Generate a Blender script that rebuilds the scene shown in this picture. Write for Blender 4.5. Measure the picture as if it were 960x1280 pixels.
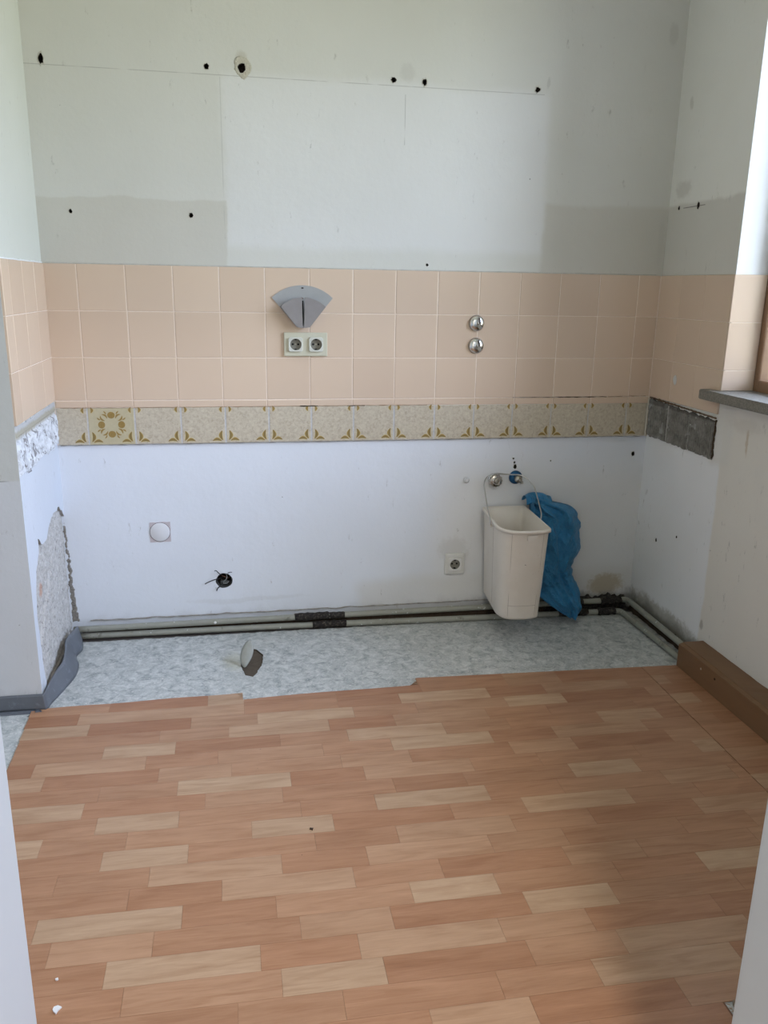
import bpy, bmesh, math, random
from mathutils import Vector, Matrix, noise
random.seed(7)
C = bpy.context.scene.collection
for o in list(bpy.data.objects): bpy.data.objects.remove(o)
PI = math.pi
# ------------------------------------------------------------------ camera, world, light, exposure
sc = bpy.context.scene
cam = bpy.data.cameras.new('camera'); co = bpy.data.objects.new('camera', cam); C.objects.link(co)
cam.sensor_fit = 'HORIZONTAL'; cam.sensor_width = 36.0; cam.lens = 1024.16/960*36.0; cam.clip_start = 0.02
r_ = Vector((0.98376, -0.178745, 0.016306)); u_ = Vector((0.031881, 0.263417, 0.964155)); f_ = Vector((0.176633, 0.947978, -0.264838))
m = Matrix((r_, u_, -f_)).transposed().to_4x4(); m.translation = (0.5971, -2.9251, 1.2541)
co.matrix_world = m; sc.camera = co
sc.view_settings.view_transform = 'Standard'; sc.view_settings.look = 'None'
sc.view_settings.exposure = 1.68; sc.view_settings.gamma = 1.0; sc.view_settings.use_curve_mapping = False

W, YR, YL, YD = 2.176, -0.466, -0.536, -2.22     # room width, niche edge, pillar edge, door wall
H = 2.55
world = bpy.data.worlds.new('sky'); sc.world = world; world.use_nodes = True
wt = world.node_tree; wt.nodes.clear()
wo = wt.nodes.new('ShaderNodeOutputWorld'); bg = wt.nodes.new('ShaderNodeBackground')
tc = wt.nodes.new('ShaderNodeTexCoord'); sx = wt.nodes.new('ShaderNodeSeparateXYZ'); wr = wt.nodes.new('ShaderNodeValToRGB')
mr = wt.nodes.new('ShaderNodeMapRange'); mr.inputs[1].default_value = -1; mr.inputs[2].default_value = 1
wt.links.new(tc.outputs['Generated'], sx.inputs[0]); wt.links.new(sx.outputs[2], mr.inputs[0])
wt.links.new(mr.outputs[0], wr.inputs[0]); wt.links.new(wr.outputs[0], bg.inputs[0]); wt.links.new(bg.outputs[0], wo.inputs[0])
e = wr.color_ramp.elements
e[0].position = 0.0; e[0].color = (0.27, 0.285, 0.215, 1)
e[1].position = 1.0; e[1].color = (0.58, 0.72, 1.04, 1)
for pos, c in ((0.49, (0.38, 0.405, 0.335, 1)), (0.53, (0.48, 0.55, 0.60, 1)), (0.60, (0.66, 0.79, 1.06, 1))):
    k = e.new(pos); k.color = c
bg.inputs[1].default_value = 5.0
# portals: daylight comes in only through the window
def portal(name, loc, rot, sx_, sy_):
    l = bpy.data.lights.new(name, 'AREA'); l.shape = 'RECTANGLE'; l.size = sx_; l.size_y = sy_
    l.cycles.is_portal = True
    o = bpy.data.objects.new(name, l); C.objects.link(o); o.location = loc; o.rotation_euler = rot
WY0, WY1, WZ0, WZ1 = YR, -2.0, 0.91, 2.34
portal('window_portal', (W+0.195, (WY0+WY1)/2, (WZ0+WZ1)/2), (0, PI/2, 0), WZ1-WZ0, WY0-WY1)
# fill light added in the unseen hall behind the doorway
hl = bpy.data.lights.new('hall_fill_light', 'AREA'); hl.shape = 'DISK'; hl.size = 0.3; hl.energy = 13; hl.color = (1.0, 0.96, 0.92)
hlo = bpy.data.objects.new('hall_fill_light', hl); C.objects.link(hlo); hlo.location = (0.9, -3.5, 2.44)

# ------------------------------------------------------------------ node helper
class NT:
    def __init__(s, name):
        s.m = bpy.data.materials.new(name); s.m.use_nodes = True; s.t = s.m.node_tree; s.t.nodes.clear()
        s.o = s.n('ShaderNodeOutputMaterial'); s.b = s.n('ShaderNodeBsdfPrincipled'); s.t.links.new(s.b.outputs[0], s.o.inputs[0])
    def n(s, k): return s.t.nodes.new(k)
    def setin(s, sock, v):
        if isinstance(v, bpy.types.NodeSocket): s.t.links.new(v, sock)
        elif isinstance(v, (tuple, list)) and sock.type == 'RGBA' and len(v) == 3: sock.default_value = (*v, 1)
        else: sock.default_value = v
    def math(s, op, a, b=0.0, c=0.0):
        n = s.n('ShaderNodeMath'); n.operation = op
        for i, v in enumerate((a, b, c)): s.setin(n.inputs[i], v)
        return n.outputs[0]
    def mix(s, f, a, b, mode='MIX'):
        n = s.n('ShaderNodeMix'); n.data_type = 'RGBA'; n.blend_type = mode
        s.setin(n.inputs[0], f); s.setin(n.inputs[6], a); s.setin(n.inputs[7], b); return n.outputs[2]
    def smooth(s, v, a, b):
        n = s.n('ShaderNodeMapRange'); n.interpolation_type = 'SMOOTHSTEP'
        s.setin(n.inputs[0], v); n.inputs[1].default_value = a; n.inputs[2].default_value = b; return n.outputs[0]
    def noise(s, vec, scale, detail=4, rough=0.55, dist=0.0):
        n = s.n('ShaderNodeTexNoise'); s.setin(n.inputs['Vector'], vec); n.inputs['Scale'].default_value = scale
        n.inputs['Detail'].default_value = detail; n.inputs['Roughness'].default_value = rough; n.inputs['Distortion'].default_value = dist
        return n.outputs[0]
    def pos(s):
        g = s.n('ShaderNodeNewGeometry'); return g.outputs['Position']
    def obj(s):
        g = s.n('ShaderNodeTexCoord'); return g.outputs['Object']
    def xyz(s, v):
        n = s.n('ShaderNodeSeparateXYZ'); s.t.links.new(v, n.inputs[0]); return n.outputs
    def comb(s, x, y, z):
        n = s.n('ShaderNodeCombineXYZ')
        for i, v in enumerate((x, y, z)): s.setin(n.inputs[i], v)
        return n.outputs[0]
    def mapping(s, v, scale=(1, 1, 1), loc=(0, 0, 0)):
        n = s.n('ShaderNodeMapping'); s.t.links.new(v, n.inputs[0]); n.inputs['Scale'].default_value = scale; s.setin(n.inputs['Location'], loc); return n.outputs[0]
    def ramp(s, f, stops):
        n = s.n('ShaderNodeValToRGB'); s.setin(n.inputs[0], f); el = n.color_ramp.elements
        el[0].position, el[0].color = stops[0][0], (*stops[0][1], 1); el[1].position, el[1].color = stops[-1][0], (*stops[-1][1], 1)
        for p_, c_ in stops[1:-1]: k_ = el.new(p_); k_.color = (*c_, 1)
        return n.outputs[0]
    def bump(s, h, strength=0.2, dist=0.002):
        n = s.n('ShaderNodeBump'); s.setin(n.inputs['Height'], h); n.inputs['Strength'].default_value = strength; n.inputs['Distance'].default_value = dist
        s.t.links.new(n.outputs[0], s.b.inputs['Normal']); return n
    def box(s, a, b, r, soft=0.006):       # mask of a rectangle (a0,a1,b0,b1) in coordinates a,b
        a0, a1, b0, b1 = r
        k = s.math('MULTIPLY', s.smooth(a, a0-soft, a0+soft), s.smooth(a, a1+soft, a1-soft))
        k2 = s.math('MULTIPLY', s.smooth(b, b0-soft, b0+soft), s.smooth(b, b1+soft, b1-soft))
        return s.math('MULTIPLY', k, k2)
    def fin(s, col, rough=0.6, spec=0.5, metal=0.0):
        s.setin(s.b.inputs['Base Color'], col); s.setin(s.b.inputs['Roughness'], rough)
        s.b.inputs['Specular IOR Level'].default_value = spec; s.b.inputs['Metallic'].default_value = metal
        return s.m

def simple(name, col, rough=0.5, spec=0.5, metal=0.0, var=0.12, nscale=60, bump=0.0):
    s = NT(name); p = s.obj(); n = s.noise(p, nscale, 4)
    c = s.mix(n, tuple(x*(1-var) for x in col), tuple(min(1, x*(1+var)) for x in col))
    if bump: s.bump(n, bump, 0.001)
    return s.fin(c, rough, spec, metal)

def wall_material(name, h, base, low, zsplit, regions, lines=(), stains=(), low_box=None, extra=None):
    """h: 0 when the wall runs along x, 1 along y. base: old paint; low: paint below zsplit."""
    s = NT(name); P = s.pos(); X = s.xyz(P)
    n1 = s.noise(P, 14, 5, 0.6); n2 = s.noise(P, 3.0, 3); n3 = s.noise(P, 60, 4, 0.6)
    wob = s.math('MULTIPLY', s.math('SUBTRACT', n1, 0.5), 0.018); wob2 = s.math('MULTIPLY', s.math('SUBTRACT', n2, 0.5), 0.05)
    w = s.math('ADD', wob, wob2)
    a = s.math('ADD', X[h], w); z = s.math('ADD', X[2], w)
    col = s.mix(s.smooth(X[2], zsplit-.004, zsplit+.004), low, base)
    for r, c, soft, op in regions:
        k = s.box(a, z, r, soft); col = s.mix(s.math('MULTIPLY', k, op), col, c)
    for r, c, op in lines:
        k = s.box(X[h], X[2], r, 0.0008); fade = s.smooth(s.noise(P, 9, 2), 0.35, 0.5)
        col = s.mix(s.math('MULTIPLY', s.math('MULTIPLY', k, op), fade), col, c)
    # soft blotches of the old roller coats
    col = s.mix(1.0, col, s.ramp(n2, [(0.3, (0.955, 0.955, 0.95)), (0.7, (1.0, 1.0, 1.0))]), 'MULTIPLY')
    # scuffs and small specks
    st = s.noise(s.mapping(P, (1, 1, 0.35) if h == 0 else (1, 1, .35)), 38, 6, 0.75)
    sp = s.math('MULTIPLY', s.smooth(st, 0.61, 0.68), s.smooth(n2, 0.42, 0.56))
    col = s.mix(s.math('MULTIPLY', sp, 0.42), col, (0.25, 0.23, 0.2))
    v = s.n('ShaderNodeTexVoronoi'); v.inputs['Scale'].default_value = 9; s.t.links.new(P, v.inputs['Vector'])
    dot = s.math('MULTIPLY', s.math('LESS_THAN', v.outputs['Distance'], 0.022), s.smooth(n3, 0.5, 0.55))
    col = s.mix(s.math('MULTIPLY', dot, 0.6), col, (0.12, 0.1, 0.09))
    for (ca, cz, ra, rz), c, op in stains:   # rounded stains with their own outline
        da = s.math('DIVIDE', s.math('SUBTRACT', a, ca), ra); dz = s.math('DIVIDE', s.math('SUBTRACT', z, cz), rz)
        d = s.math('SQRT', s.math('ADD', s.math('MULTIPLY', da, da), s.math('MULTIPLY', dz, dz)))
        d = s.math('ADD', d, s.math('MULTIPLY', s.math('SUBTRACT', n3, 0.5), 1.0))
        k = s.smooth(d, 1.1, 0.5); col = s.mix(s.math('MULTIPLY', k, op), col, c)
    # grime that gathered behind the pipes
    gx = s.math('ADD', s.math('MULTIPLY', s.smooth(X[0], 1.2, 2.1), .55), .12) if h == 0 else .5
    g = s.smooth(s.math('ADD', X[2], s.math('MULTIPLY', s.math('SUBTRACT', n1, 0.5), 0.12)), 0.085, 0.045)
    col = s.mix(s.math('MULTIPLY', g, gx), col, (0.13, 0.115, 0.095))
    s.bump(s.math('ADD', s.math('MULTIPLY', n1, 0.8), s.math('MULTIPLY', n3, 0.25)), 0.38, 0.0045)
    return s.fin(col, 0.72, 0.25)

OLD = (0.655, 0.65, 0.605); FRESH = (0.745, 0.775, 0.83); BEIGE = (0.58, 0.56, 0.50); HOOD = (0.735, 0.735, 0.73)
m_wall_back = wall_material('back_wall_paint', 0, OLD, FRESH, 0.75,
    [((0.592, 1.70, 1.375, 1.90), HOOD, .02, .65), ((-.2, 0.592, 1.25, 1.515), BEIGE, .004, .75), ((1.70, 2.3, 1.25, 1.545), BEIGE, .012, .8),
     ((1.35, 2.3, 0.05, 0.60), (0.74, 0.72, 0.68), .09, .6), ((1.05, 2.3, 0.0, 0.17), (0.66, 0.64, 0.60), .03, .5)],
    [((-.01, 1.675, 1.8935, 1.8955), (0.2, 0.19, 0.17), .45), ((0.586, 0.5885, 1.40, 1.89), (.4, .4, .37), .4), ((1.19, 1.192, 1.715, 1.87), (.3, .3, .27), .6)],
    [((2.06, 0.10, 0.085, 0.05), (0.42, 0.34, 0.22), .75), ((2.121, 2.10, 0.02, 0.045), (0.45, 0.44, 0.40), .35), ((2.15, 1.43, 0.015, 0.09), (0.5, 0.49, 0.44), .3),
     ((1.69, 1.935, .008, .02), (.4, .39, .36), .35), ((0.655, 1.95, 0.02, 0.02), (.5, .47, .4), .6), ((1.19, 1.93, .03, .03), (.5, .49, .45), .4),
     ((0.63, 0.12, 0.25, 0.012), (.5, .49, .47), .2), ((1.42, .28, .07, .06), (.5, .49, .46), .35)])
m_wall_right = wall_material('right_wall_paint', 1, (0.80, 0.795, 0.74), (0.83, 0.835, 0.84), 0.80,
    [((-.75, .1, 1.25, 1.55), BEIGE, .008, .7), ((-3.0, -0.508, -0.1, 0.90), (0.77, 0.735, 0.67), .007, 1.0), ((-.56, -.44, .70, .93), (0.72, 0.70, 0.65), .02, .8)],
    [((-.24, -.10, 1.537, 1.5395), (.12, .11, .1), .8)],
    [((-.09, 1.60, 0.06, 0.035), (0.42, 0.39, 0.33), .35), ((-.09, 1.87, 0.012, 0.025), (0.42, 0.39, 0.33), .35), ((-.52, .14, .012, .02), (.3, .25, .2), .5),
     ((-.64, .80, .008, .045), (.42, .28, .12), .45), ((-.62, .85, .09, .03), (.55, .50, .43), .3), ((-.25, 0.06, .3, .05), (.28, .25, .17), .6)])
m_wall_left = wall_material('left_wall_paint', 1, (0.65, 0.66, 0.61), (0.63, 0.66, 0.71), 0.75,
    [((-.7, .1, 1.25, 1.47), (0.64, 0.66, 0.60), .004, .5)], [], [])
m_pillar = wall_material('pillar_front_paint', 0, (0.56, 0.565, 0.545), (0.60, 0.61, 0.63), 0.711, [], [((-.9, .0, .7095, .712), (.2, .19, .18), .9)], [])
m_white = wall_material('room_paint', 0, (0.82, 0.82, 0.79), (0.82, 0.82, 0.79), 0.0, [], [], [])
m_reveal = simple('reveal_paint', (0.84, 0.85, 0.86), .6, .3, nscale=20, var=.03)
m_ceiling = simple('ceiling_paint', (0.87, 0.87, 0.85), .8, .2, nscale=20, var=.03)
m_hole = simple('drill_hole_dark', (0.035, 0.028, 0.022), .95, .1, var=.5, nscale=150)
m_raw = simple('raw_plaster', (0.36, 0.34, 0.31), .95, .1, var=.3, nscale=120, bump=.6)
m_gloss_paint = simple('door_frame_lacquer', (0.47, 0.49, 0.51), .35, .4, var=.02, nscale=12)

# ------------------------------------------------------------------ mesh helpers
def link(name, me, mat=None, parent=None, smooth=False):
    o = bpy.data.objects.new(name, me); C.objects.link(o)
    if mat is not None and not me.materials: me.materials.append(mat)
    if parent is not None: o.parent = parent
    if smooth:
        for p in me.polygons: p.use_smooth = True
    return o
def obj(name, bm, mat=None, parent=None, smooth=False):
    me = bpy.data.meshes.new(name); bmesh.ops.recalc_face_normals(bm, faces=bm.faces[:]); bm.to_mesh(me); bm.free()
    return link(name, me, mat, parent, smooth)
def mesh(name, vs, fs, mat=None, parent=None, smooth=False):
    me = bpy.data.meshes.new(name); me.from_pydata([tuple(v) for v in vs], [], fs); me.validate(); me.update()
    return link(name, me, mat, parent, smooth)
def box_bm(x0, x1, y0, y1, z0, z1, bevel=0.0, seg=2, bm=None):
    new = bm is None; bm = bm or bmesh.new()
    r = bmesh.ops.create_cube(bm, size=1, matrix=Matrix.Translation(((x0+x1)/2, (y0+y1)/2, (z0+z1)/2)) @ Matrix.Diagonal((abs(x1-x0), abs(y1-y0), abs(z1-z0), 1)))
    if bevel:
        es = list({e for v in r['verts'] for e in v.link_edges})
        bmesh.ops.bevel(bm, geom=es, offset=bevel, segments=seg, affect='EDGES', profile=0.6)
    return bm
def box(name, *a, mat=None, parent=None, bevel=0.0): return obj(name, box_bm(*a, bevel=bevel), mat, parent)
def tag(o, label=None, cat=None, group=None, kind=None):
    if label: o['label'] = label
    if cat: o['category'] = cat
    if group: o['group'] = group
    if kind: o['kind'] = kind
    return o
def struct(o): o['kind'] = 'structure'; return o
def empty(name, loc):
    o = bpy.data.objects.new(name, None); C.objects.link(o); o.location = loc; o.empty_display_size = .05; return o
def local(o, parent):          # parent an object whose mesh is written in world coordinates
    bpy.context.view_layer.update()
    o.parent = parent; o.matrix_parent_inverse = parent.matrix_world.inverted(); return o
def part(name, bm, mat, parent, smooth=False):
    return local(obj(name, bm, mat, None, smooth), parent)
def lathe_bm(prof, seg=32, axis='Y', center=(0, 0, 0), bm=None, cap=True):
    """prof: (radius, height along the axis); 'Y' runs toward -y (out of the back wall)"""
    bm = bm or bmesh.new(); rings = []
    for r, h in prof:
        ring = []
        for i in range(seg):
            t = 2*PI*i/seg; c, s_ = r*math.cos(t), r*math.sin(t)
            v = {'Y': (c, -h, s_), 'Z': (c, s_, h), 'X': (-h, c, s_)}[axis]
            ring.append(bm.verts.new((v[0]+center[0], v[1]+center[1], v[2]+center[2])))
        rings.append(ring)
    for a, b in zip(rings, rings[1:]):
        for i in range(seg): bm.faces.new((a[i], a[(i+1) % seg], b[(i+1) % seg], b[i]))
    if cap: bm.faces.new(rings[0]); bm.faces.new(rings[-1])
    return bm
def catmull(pts, n=6):
    out = []; P = [Vector(p) for p in pts]
    for i in range(len(P)-1):
        p0, p1, p2, p3 = P[max(0, i-1)], P[i], P[i+1], P[min(len(P)-1, i+2)]
        for k in range(n):
            t = k/n; out.append(0.5*((2*p1)+(p2-p0)*t+(2*p0-5*p1+4*p2-p3)*t*t+(3*p1-p0-3*p2+p3)*t**3))
    out.append(P[-1]); return out
def tube_bm(pts, rad, seg=10, bm=None, jitter=0.0):
    bm = bm or bmesh.new(); rings = []; n = len(pts); pts = [Vector(p) for p in pts]
    up = Vector((0.13, 0.21, 0.97))
    for i, p in enumerate(pts):
        d = (pts[min(i+1, n-1)]-pts[max(i-1, 0)]).normalized()
        a = d.cross(up)
        if a.length < .2: a = d.cross(Vector((1, 0.1, 0)))
        a.normalize(); b = d.cross(a); up = b*-1 if b.dot(up) < 0 else b
        a = d.cross(up).normalized(); b = d.cross(a).normalized()
        r = rad[i] if isinstance(rad, (list, tuple)) else rad
        ring = []
        for k in range(seg):
            t = 2*PI*k/seg; rr = r
            if jitter: rr = r*(1+jitter*noise.noise(Vector((p.x*60, p.z*60+p.y*60, k*1.7))))
            ring.append(bm.verts.new(p+a*rr*math.cos(t)+b*rr*math.sin(t)))
        rings.append(ring)
    for a, b in zip(rings, rings[1:]):
        for k in range(seg): bm.faces.new((a[k], a[(k+1) % seg], b[(k+1) % seg], b[k]))
    bm.faces.new(rings[0]); bm.faces.new(rings[-1][::-1]); return bm
def prism_bm(poly, fn, d0, d1, bm=None):
    """poly in (a,b); fn(a,b,d)->xyz"""
    bm = bm or bmesh.new()
    A = [bm.verts.new(fn(a, b, d0)) for a, b in poly]; B = [bm.verts.new(fn(a, b, d1)) for a, b in poly]
    bm.faces.new(A); bm.faces.new(B[::-1]); n = len(poly)
    for i in range(n): bm.faces.new((A[i], A[(i+1) % n], B[(i+1) % n], B[i]))
    return bm
def inside(p, poly):
    x, y = p; c = False; n = len(poly)
    for i in range(n):
        (x1, y1), (x2, y2) = poly[i], poly[(i+1) % n]
        if (y1 > y) != (y2 > y) and x < (x2-x1)*(y-y1)/(y2-y1)+x1: c = not c
    return c
def rag(poly, step=0.02, amp=0.006, seed=0, closed=True):
    out = []; n = len(poly)
    for i in range(n if closed else n-1):
        a, b = Vector(poly[i]), Vector(poly[(i+1) % n]); L = (b-a).length; k = max(1, int(L/step))
        nn = Vector((-(b-a).y, (b-a).x)).normalized() if L > 0 else Vector((0, 0))
        for j in range(k):
            q = a.lerp(b, j/k)
            if j: q = q+nn*amp*(noise.noise(Vector((q.x*90, q.y*90, seed)))*1.4)
            out.append((q.x, q.y))
    return out
def patch(name, poly, fn, cell, disp, mat, parent, edge=0.0):
    """a relief surface over a polygon: fn(a,b,d)->xyz, disp(a,b)->height; the rim goes down to `edge`"""
    xs = [p[0] for p in poly]; ys = [p[1] for p in poly]; x0, y0 = min(xs), min(ys)
    nx = int((max(xs)-x0)/cell)+1; ny = int((max(ys)-y0)/cell)+1
    cells = {(i, j) for i in range(nx) for j in range(ny) if inside((x0+(i+.5)*cell, y0+(j+.5)*cell), poly)}
    vid = {}; cnt = {}
    for (i, j) in cells:
        for q in ((i, j), (i+1, j), (i+1, j+1), (i, j+1)): cnt[q] = cnt.get(q, 0)+1
    vs = []
    for q, c in cnt.items():
        a = x0+q[0]*cell; b = y0+q[1]*cell
        ja = noise.noise(Vector((a*170, b*170, 1.3)))*cell*.45; jb = noise.noise(Vector((a*170, b*170, 7.3)))*cell*.45
        vid[q] = len(vs); vs.append(fn(a+ja, b+jb, edge if c < 4 else disp(a, b)))
    fs = [(vid[(i, j)], vid[(i+1, j)], vid[(i+1, j+1)], vid[(i, j+1)]) for (i, j) in cells]
    o = mesh(name, vs, fs, mat)
    bm = bmesh.new(); bm.from_mesh(o.data); bmesh.ops.recalc_face_normals(bm, faces=bm.faces[:]); bm.to_mesh(o.data); bm.free()
    return local(o, parent)
fB = lambda a, b, d: (a, -d, b)         # on the back wall: a=x, b=z, d out of the wall
fR = lambda a, b, d: (W-d, a, b)        # on the right wall: a=y
fL = lambda a, b, d: (d, a, b)          # on the left wall
fF = lambda a, b, d: (a, b, d)          # on the floor
def carve(target, bm, mats):
    """cut the shapes of bm out of a wall, and keep only the wall"""
    me = bpy.data.meshes.new('cut'); bmesh.ops.recalc_face_normals(bm, faces=bm.faces[:]); bm.to_mesh(me); bm.free()
    for m_ in mats: me.materials.append(m_)
    cut = bpy.data.objects.new('cut', me); C.objects.link(cut)
    md = target.modifiers.new('b', 'BOOLEAN'); md.operation = 'DIFFERENCE'; md.object = cut; md.solver = 'EXACT'
    try: md.material_mode = 'TRANSFER'
    except Exception: pass
    dg = bpy.context.evaluated_depsgraph_get(); dg.update()
    new = bpy.data.meshes.new_from_object(target.evaluated_get(dg)); target.modifiers.clear(); target.data = new
    bpy.data.objects.remove(cut)

# ------------------------------------------------------------------ room shell
wb = struct(box('wall_back', -.25, W+.4, 0, .2, -.05, H, mat=m_wall_back))
wl = struct(box('wall_left', -1.0, 0, YL, 0, -.05, H, mat=m_wall_left))
wl.data.materials.append(m_pillar)
for p in wl.data.polygons:
    if p.normal.y < -.9: p.material_index = 1
struct(box('wall_left', -1.15, -1.0, YD-.14, 0, -.05, H, mat=m_white))
# right wall with the window niche
wr_bm = box_bm(W, W+.20, -4.4, 0, -.05, H)
wrt = struct(obj('wall_right', wr_bm, m_wall_right))
cb = box_bm(W-.1, W+.5, WY1, WY0, WZ0, WZ1); carve(wrt, cb, [m_reveal])
struct(box('ceiling', -1.15, W+.38, -4.4, .2, H, H+.1, mat=m_ceiling))
# wall with the doorway the picture is taken from
DX0, DX1 = 0.38, 1.18
for a in ((-1.15, DX0-.02, YD-.14, YD, -.05, H), (DX1+.02, W, YD-.14, YD, -.05, H), (DX0-.02, DX1+.02, YD-.14, YD, 2.03, H)):
    struct(box('wall_front', *a, mat=m_white))
struct(box('wall_hall', -.25, -.15, -4.4, YD-.14, -.05, H, mat=m_white))
struct(box('wall_hall', -.25, W, -4.5, -4.4, -.05, H, mat=m_white))
d1 = struct(empty('door_1', (.78, YD, 0)))
for a in ((DX0-.02, DX0, YD-.155, YD+.015, 0, 2.03), (DX1, DX1+.02, YD-.155, YD+.015, 0, 2.03)):
    part('door_jamb', box_bm(*a, bevel=.003), m_gloss_paint, d1)
part('door_head', box_bm(DX0-.02, DX1+.02, YD-.155, YD+.015, 2.01, 2.03, bevel=.003), m_gloss_paint, d1)
for x0, x1 in ((DX0-.08, DX0-.0201), (DX1+.0201, DX1+.08)):
    part('architrave', box_bm(x0, x1, YD+.0005, YD+.015, 0, 2.09, bevel=.004), m_gloss_paint, d1)
part('architrave', box_bm(DX0-.02, DX1+.02, YD+.0005, YD+.015, 2.0301, 2.09, bevel=.004), m_gloss_paint, d1)

# floor: old grey marbled linoleum
s = NT('grey_marbled_linoleum'); P = s.pos()
n1 = s.noise(P, 30, 9, .72, .8); n2 = s.noise(s.mapping(P, (1, 1.6, 1)), 85, 6, .8, 1.4); n3 = s.noise(P, 2.2, 3)
c = s.ramp(n1, [(.36, (.25, .275, .275)), (.46, (.41, .43, .42)), (.56, (.52, .535, .52)), (.68, (.66, .67, .65))])
c = s.mix(s.smooth(n2, .54, .62), c, (.74, .71, .69)); c = s.mix(s.math('MULTIPLY', s.smooth(n2, .42, .34), .8), c, (.25, .27, .275))
c = s.mix(s.math('MULTIPLY', s.smooth(n3, .5, .7), .15), c, (.30, .30, .26))
X = s.xyz(P)     # glue stain beside the cut flap
dx = s.math('DIVIDE', s.math('SUBTRACT', X[0], .575), .05); dy = s.math('DIVIDE', s.math('ADD', X[1], .29), .09)
dd = s.math('ADD', s.math('SQRT', s.math('ADD', s.math('MULTIPLY', dx, dx), s.math('MULTIPLY', dy, dy))), s.math('SUBTRACT', s.noise(P, 60, 4), .5))
c = s.mix(s.math('MULTIPLY', s.smooth(dd, 1.1, .4), .5), c, (.46, .45, .34))
gk = s.smooth(s.math('ADD', X[1], s.math('MULTIPLY', s.math('SUBTRACT', s.noise(P, 30, 3), .5), .03)), -.058, -.048)
c = s.mix(gk, c, (.06, .05, .045))      # dark band where the linoleum stops under the pipes
s.bump(n2, .08, .001); m_lino = s.fin(c, .5, .4)
fl = struct(box('floor', -1.15, W+.38, -4.4, .2, -.12, 0, mat=m_lino))
flap_poly = rag([(0.594, -.33), (.607, -.40), (.632, -.415), (.648, -.385), (.668, -.31), (.672, -.25), (.648, -.20), (.62, -.19), (.60, -.23)], .012, .004, 3)
carve(fl, prism_bm(flap_poly, fF, -.006, .02), [simple('screed_in_hole', (.105, .085, .065), .95, .1, var=.35, nscale=90)])

# ------------------------------------------------------------------ window niche, sill, window
s = NT('grey_cast_stone'); P = s.pos(); n = s.noise(P, 220, 3, .7); n_ = s.noise(P, 18, 4)
c = s.ramp(n, [(.3, (.10, .095, .085)), (.5, (.20, .19, .165)), (.72, (.33, .31, .27))]); c = s.mix(s.math('MULTIPLY', n_, .4), c, (.22, .20, .16))
s.bump(n, .2, .001); m_stone = s.fin(c, .5, .4)
w1 = struct(empty('window_1', (W+.2, (WY0+WY1)/2, WZ0)))
bm = prism_bm([(2.13, -.408), (2.1755, -.408), (2.1755, -.4665), (W+.13, -.4665), (W+.13, WY1+.0005), (2.1755, WY1+.0005), (2.1755, WY1-.055), (2.13, WY1-.055)], fF, .9105, .943)
bmesh.ops.bevel(bm, geom=[e_ for e_ in bm.edges], offset=.003, segments=2, affect='EDGES')
part('window_sill', bm, m_stone, w1)
m_frame = simple('brown_window_frame', (.26, .15, .085), .35, .5, var=.15)
m_lampw = simple('white_fill_lamp_shell', (.8, .8, .78), .4, .4, var=.02)
fx0, fx1 = W+.11, W+.165; ym = (WY0+WY1)/2
for a in ((fx0, fx1, WY1, WY1+.06, WZ0, WZ1), (fx0, fx1, WY0-.03, WY0, WZ0, WZ1), (fx0, fx1, WY1+.06, WY0-.03, WZ0, WZ0+.07), (fx0, fx1, WY1+.06, WY0-.03, WZ1-.06, WZ1), (fx0, fx1, ym-.035, ym+.035, WZ0+.07, WZ1-.06)):
    part('window_frame', box_bm(*a, bevel=.006), m_frame, w1)
s = NT('window_glass'); tr = s.n('ShaderNodeBsdfTransparent'); gl = s.n('ShaderNodeBsdfGlossy'); gl.inputs['Roughness'].default_value = .02
fr = s.n('ShaderNodeFresnel'); mx = s.n('ShaderNodeMixShader'); fr.inputs[0].default_value = 1.3
s.t.links.new(fr.outputs[0], mx.inputs[0]); s.t.links.new(tr.outputs[0], mx.inputs[1]); s.t.links.new(gl.outputs[0], mx.inputs[2]); s.t.links.new(mx.outputs[0], s.o.inputs[0])
m_glass = s.m
for y0, y1 in ((WY1+.06, ym-.035), (ym+.035, WY0-.03)):
    part('pane', box_bm(fx0+.03, fx0+.036, y0, y1, WZ0+.07, WZ1-.06), m_glass, w1)

# ------------------------------------------------------------------ holes in the walls
def blob(cx, cz, r, seed, n=14, ir=.35, sz=1.0):
    out = []
    for i in range(n):
        t = 2*PI*i/n; rr = r*(1+ir*noise.noise(Vector((math.cos(t)*1.7, math.sin(t)*1.7, seed*3.1))))
        out.append((cx+rr*math.cos(t), cz+rr*math.sin(t)*sz))
    return out
def cup(name, ring, fn, depth, mat, parent, rim=.0016):
    """the broken lining of a hole: raised ragged lip, throat, bottom"""
    n = len(ring); cx = sum(p[0] for p in ring)/n; cz = sum(p[1] for p in ring)/n
    vs = []
    for k, (sc_, d) in enumerate(((1.35, .0002), (1.12, rim), (.97, .0005), (.8, -depth*.5), (.7, -depth))):
        for i, (a, b) in enumerate(ring):
            q = sc_ if k > 1 else sc_*(1+.12*math.sin(i*2.7+k))
            vs.append(fn(cx+(a-cx)*q, cz+(b-cz)*q, d))
    fs = [(k*n+i, k*n+(i+1) % n, (k+1)*n+(i+1) % n, (k+1)*n+i) for k in range(4) for i in range(n)]
    fs.append(tuple(4*n+i for i in range(n)))
    return local(mesh(name, vs, fs, mat), parent)
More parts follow.
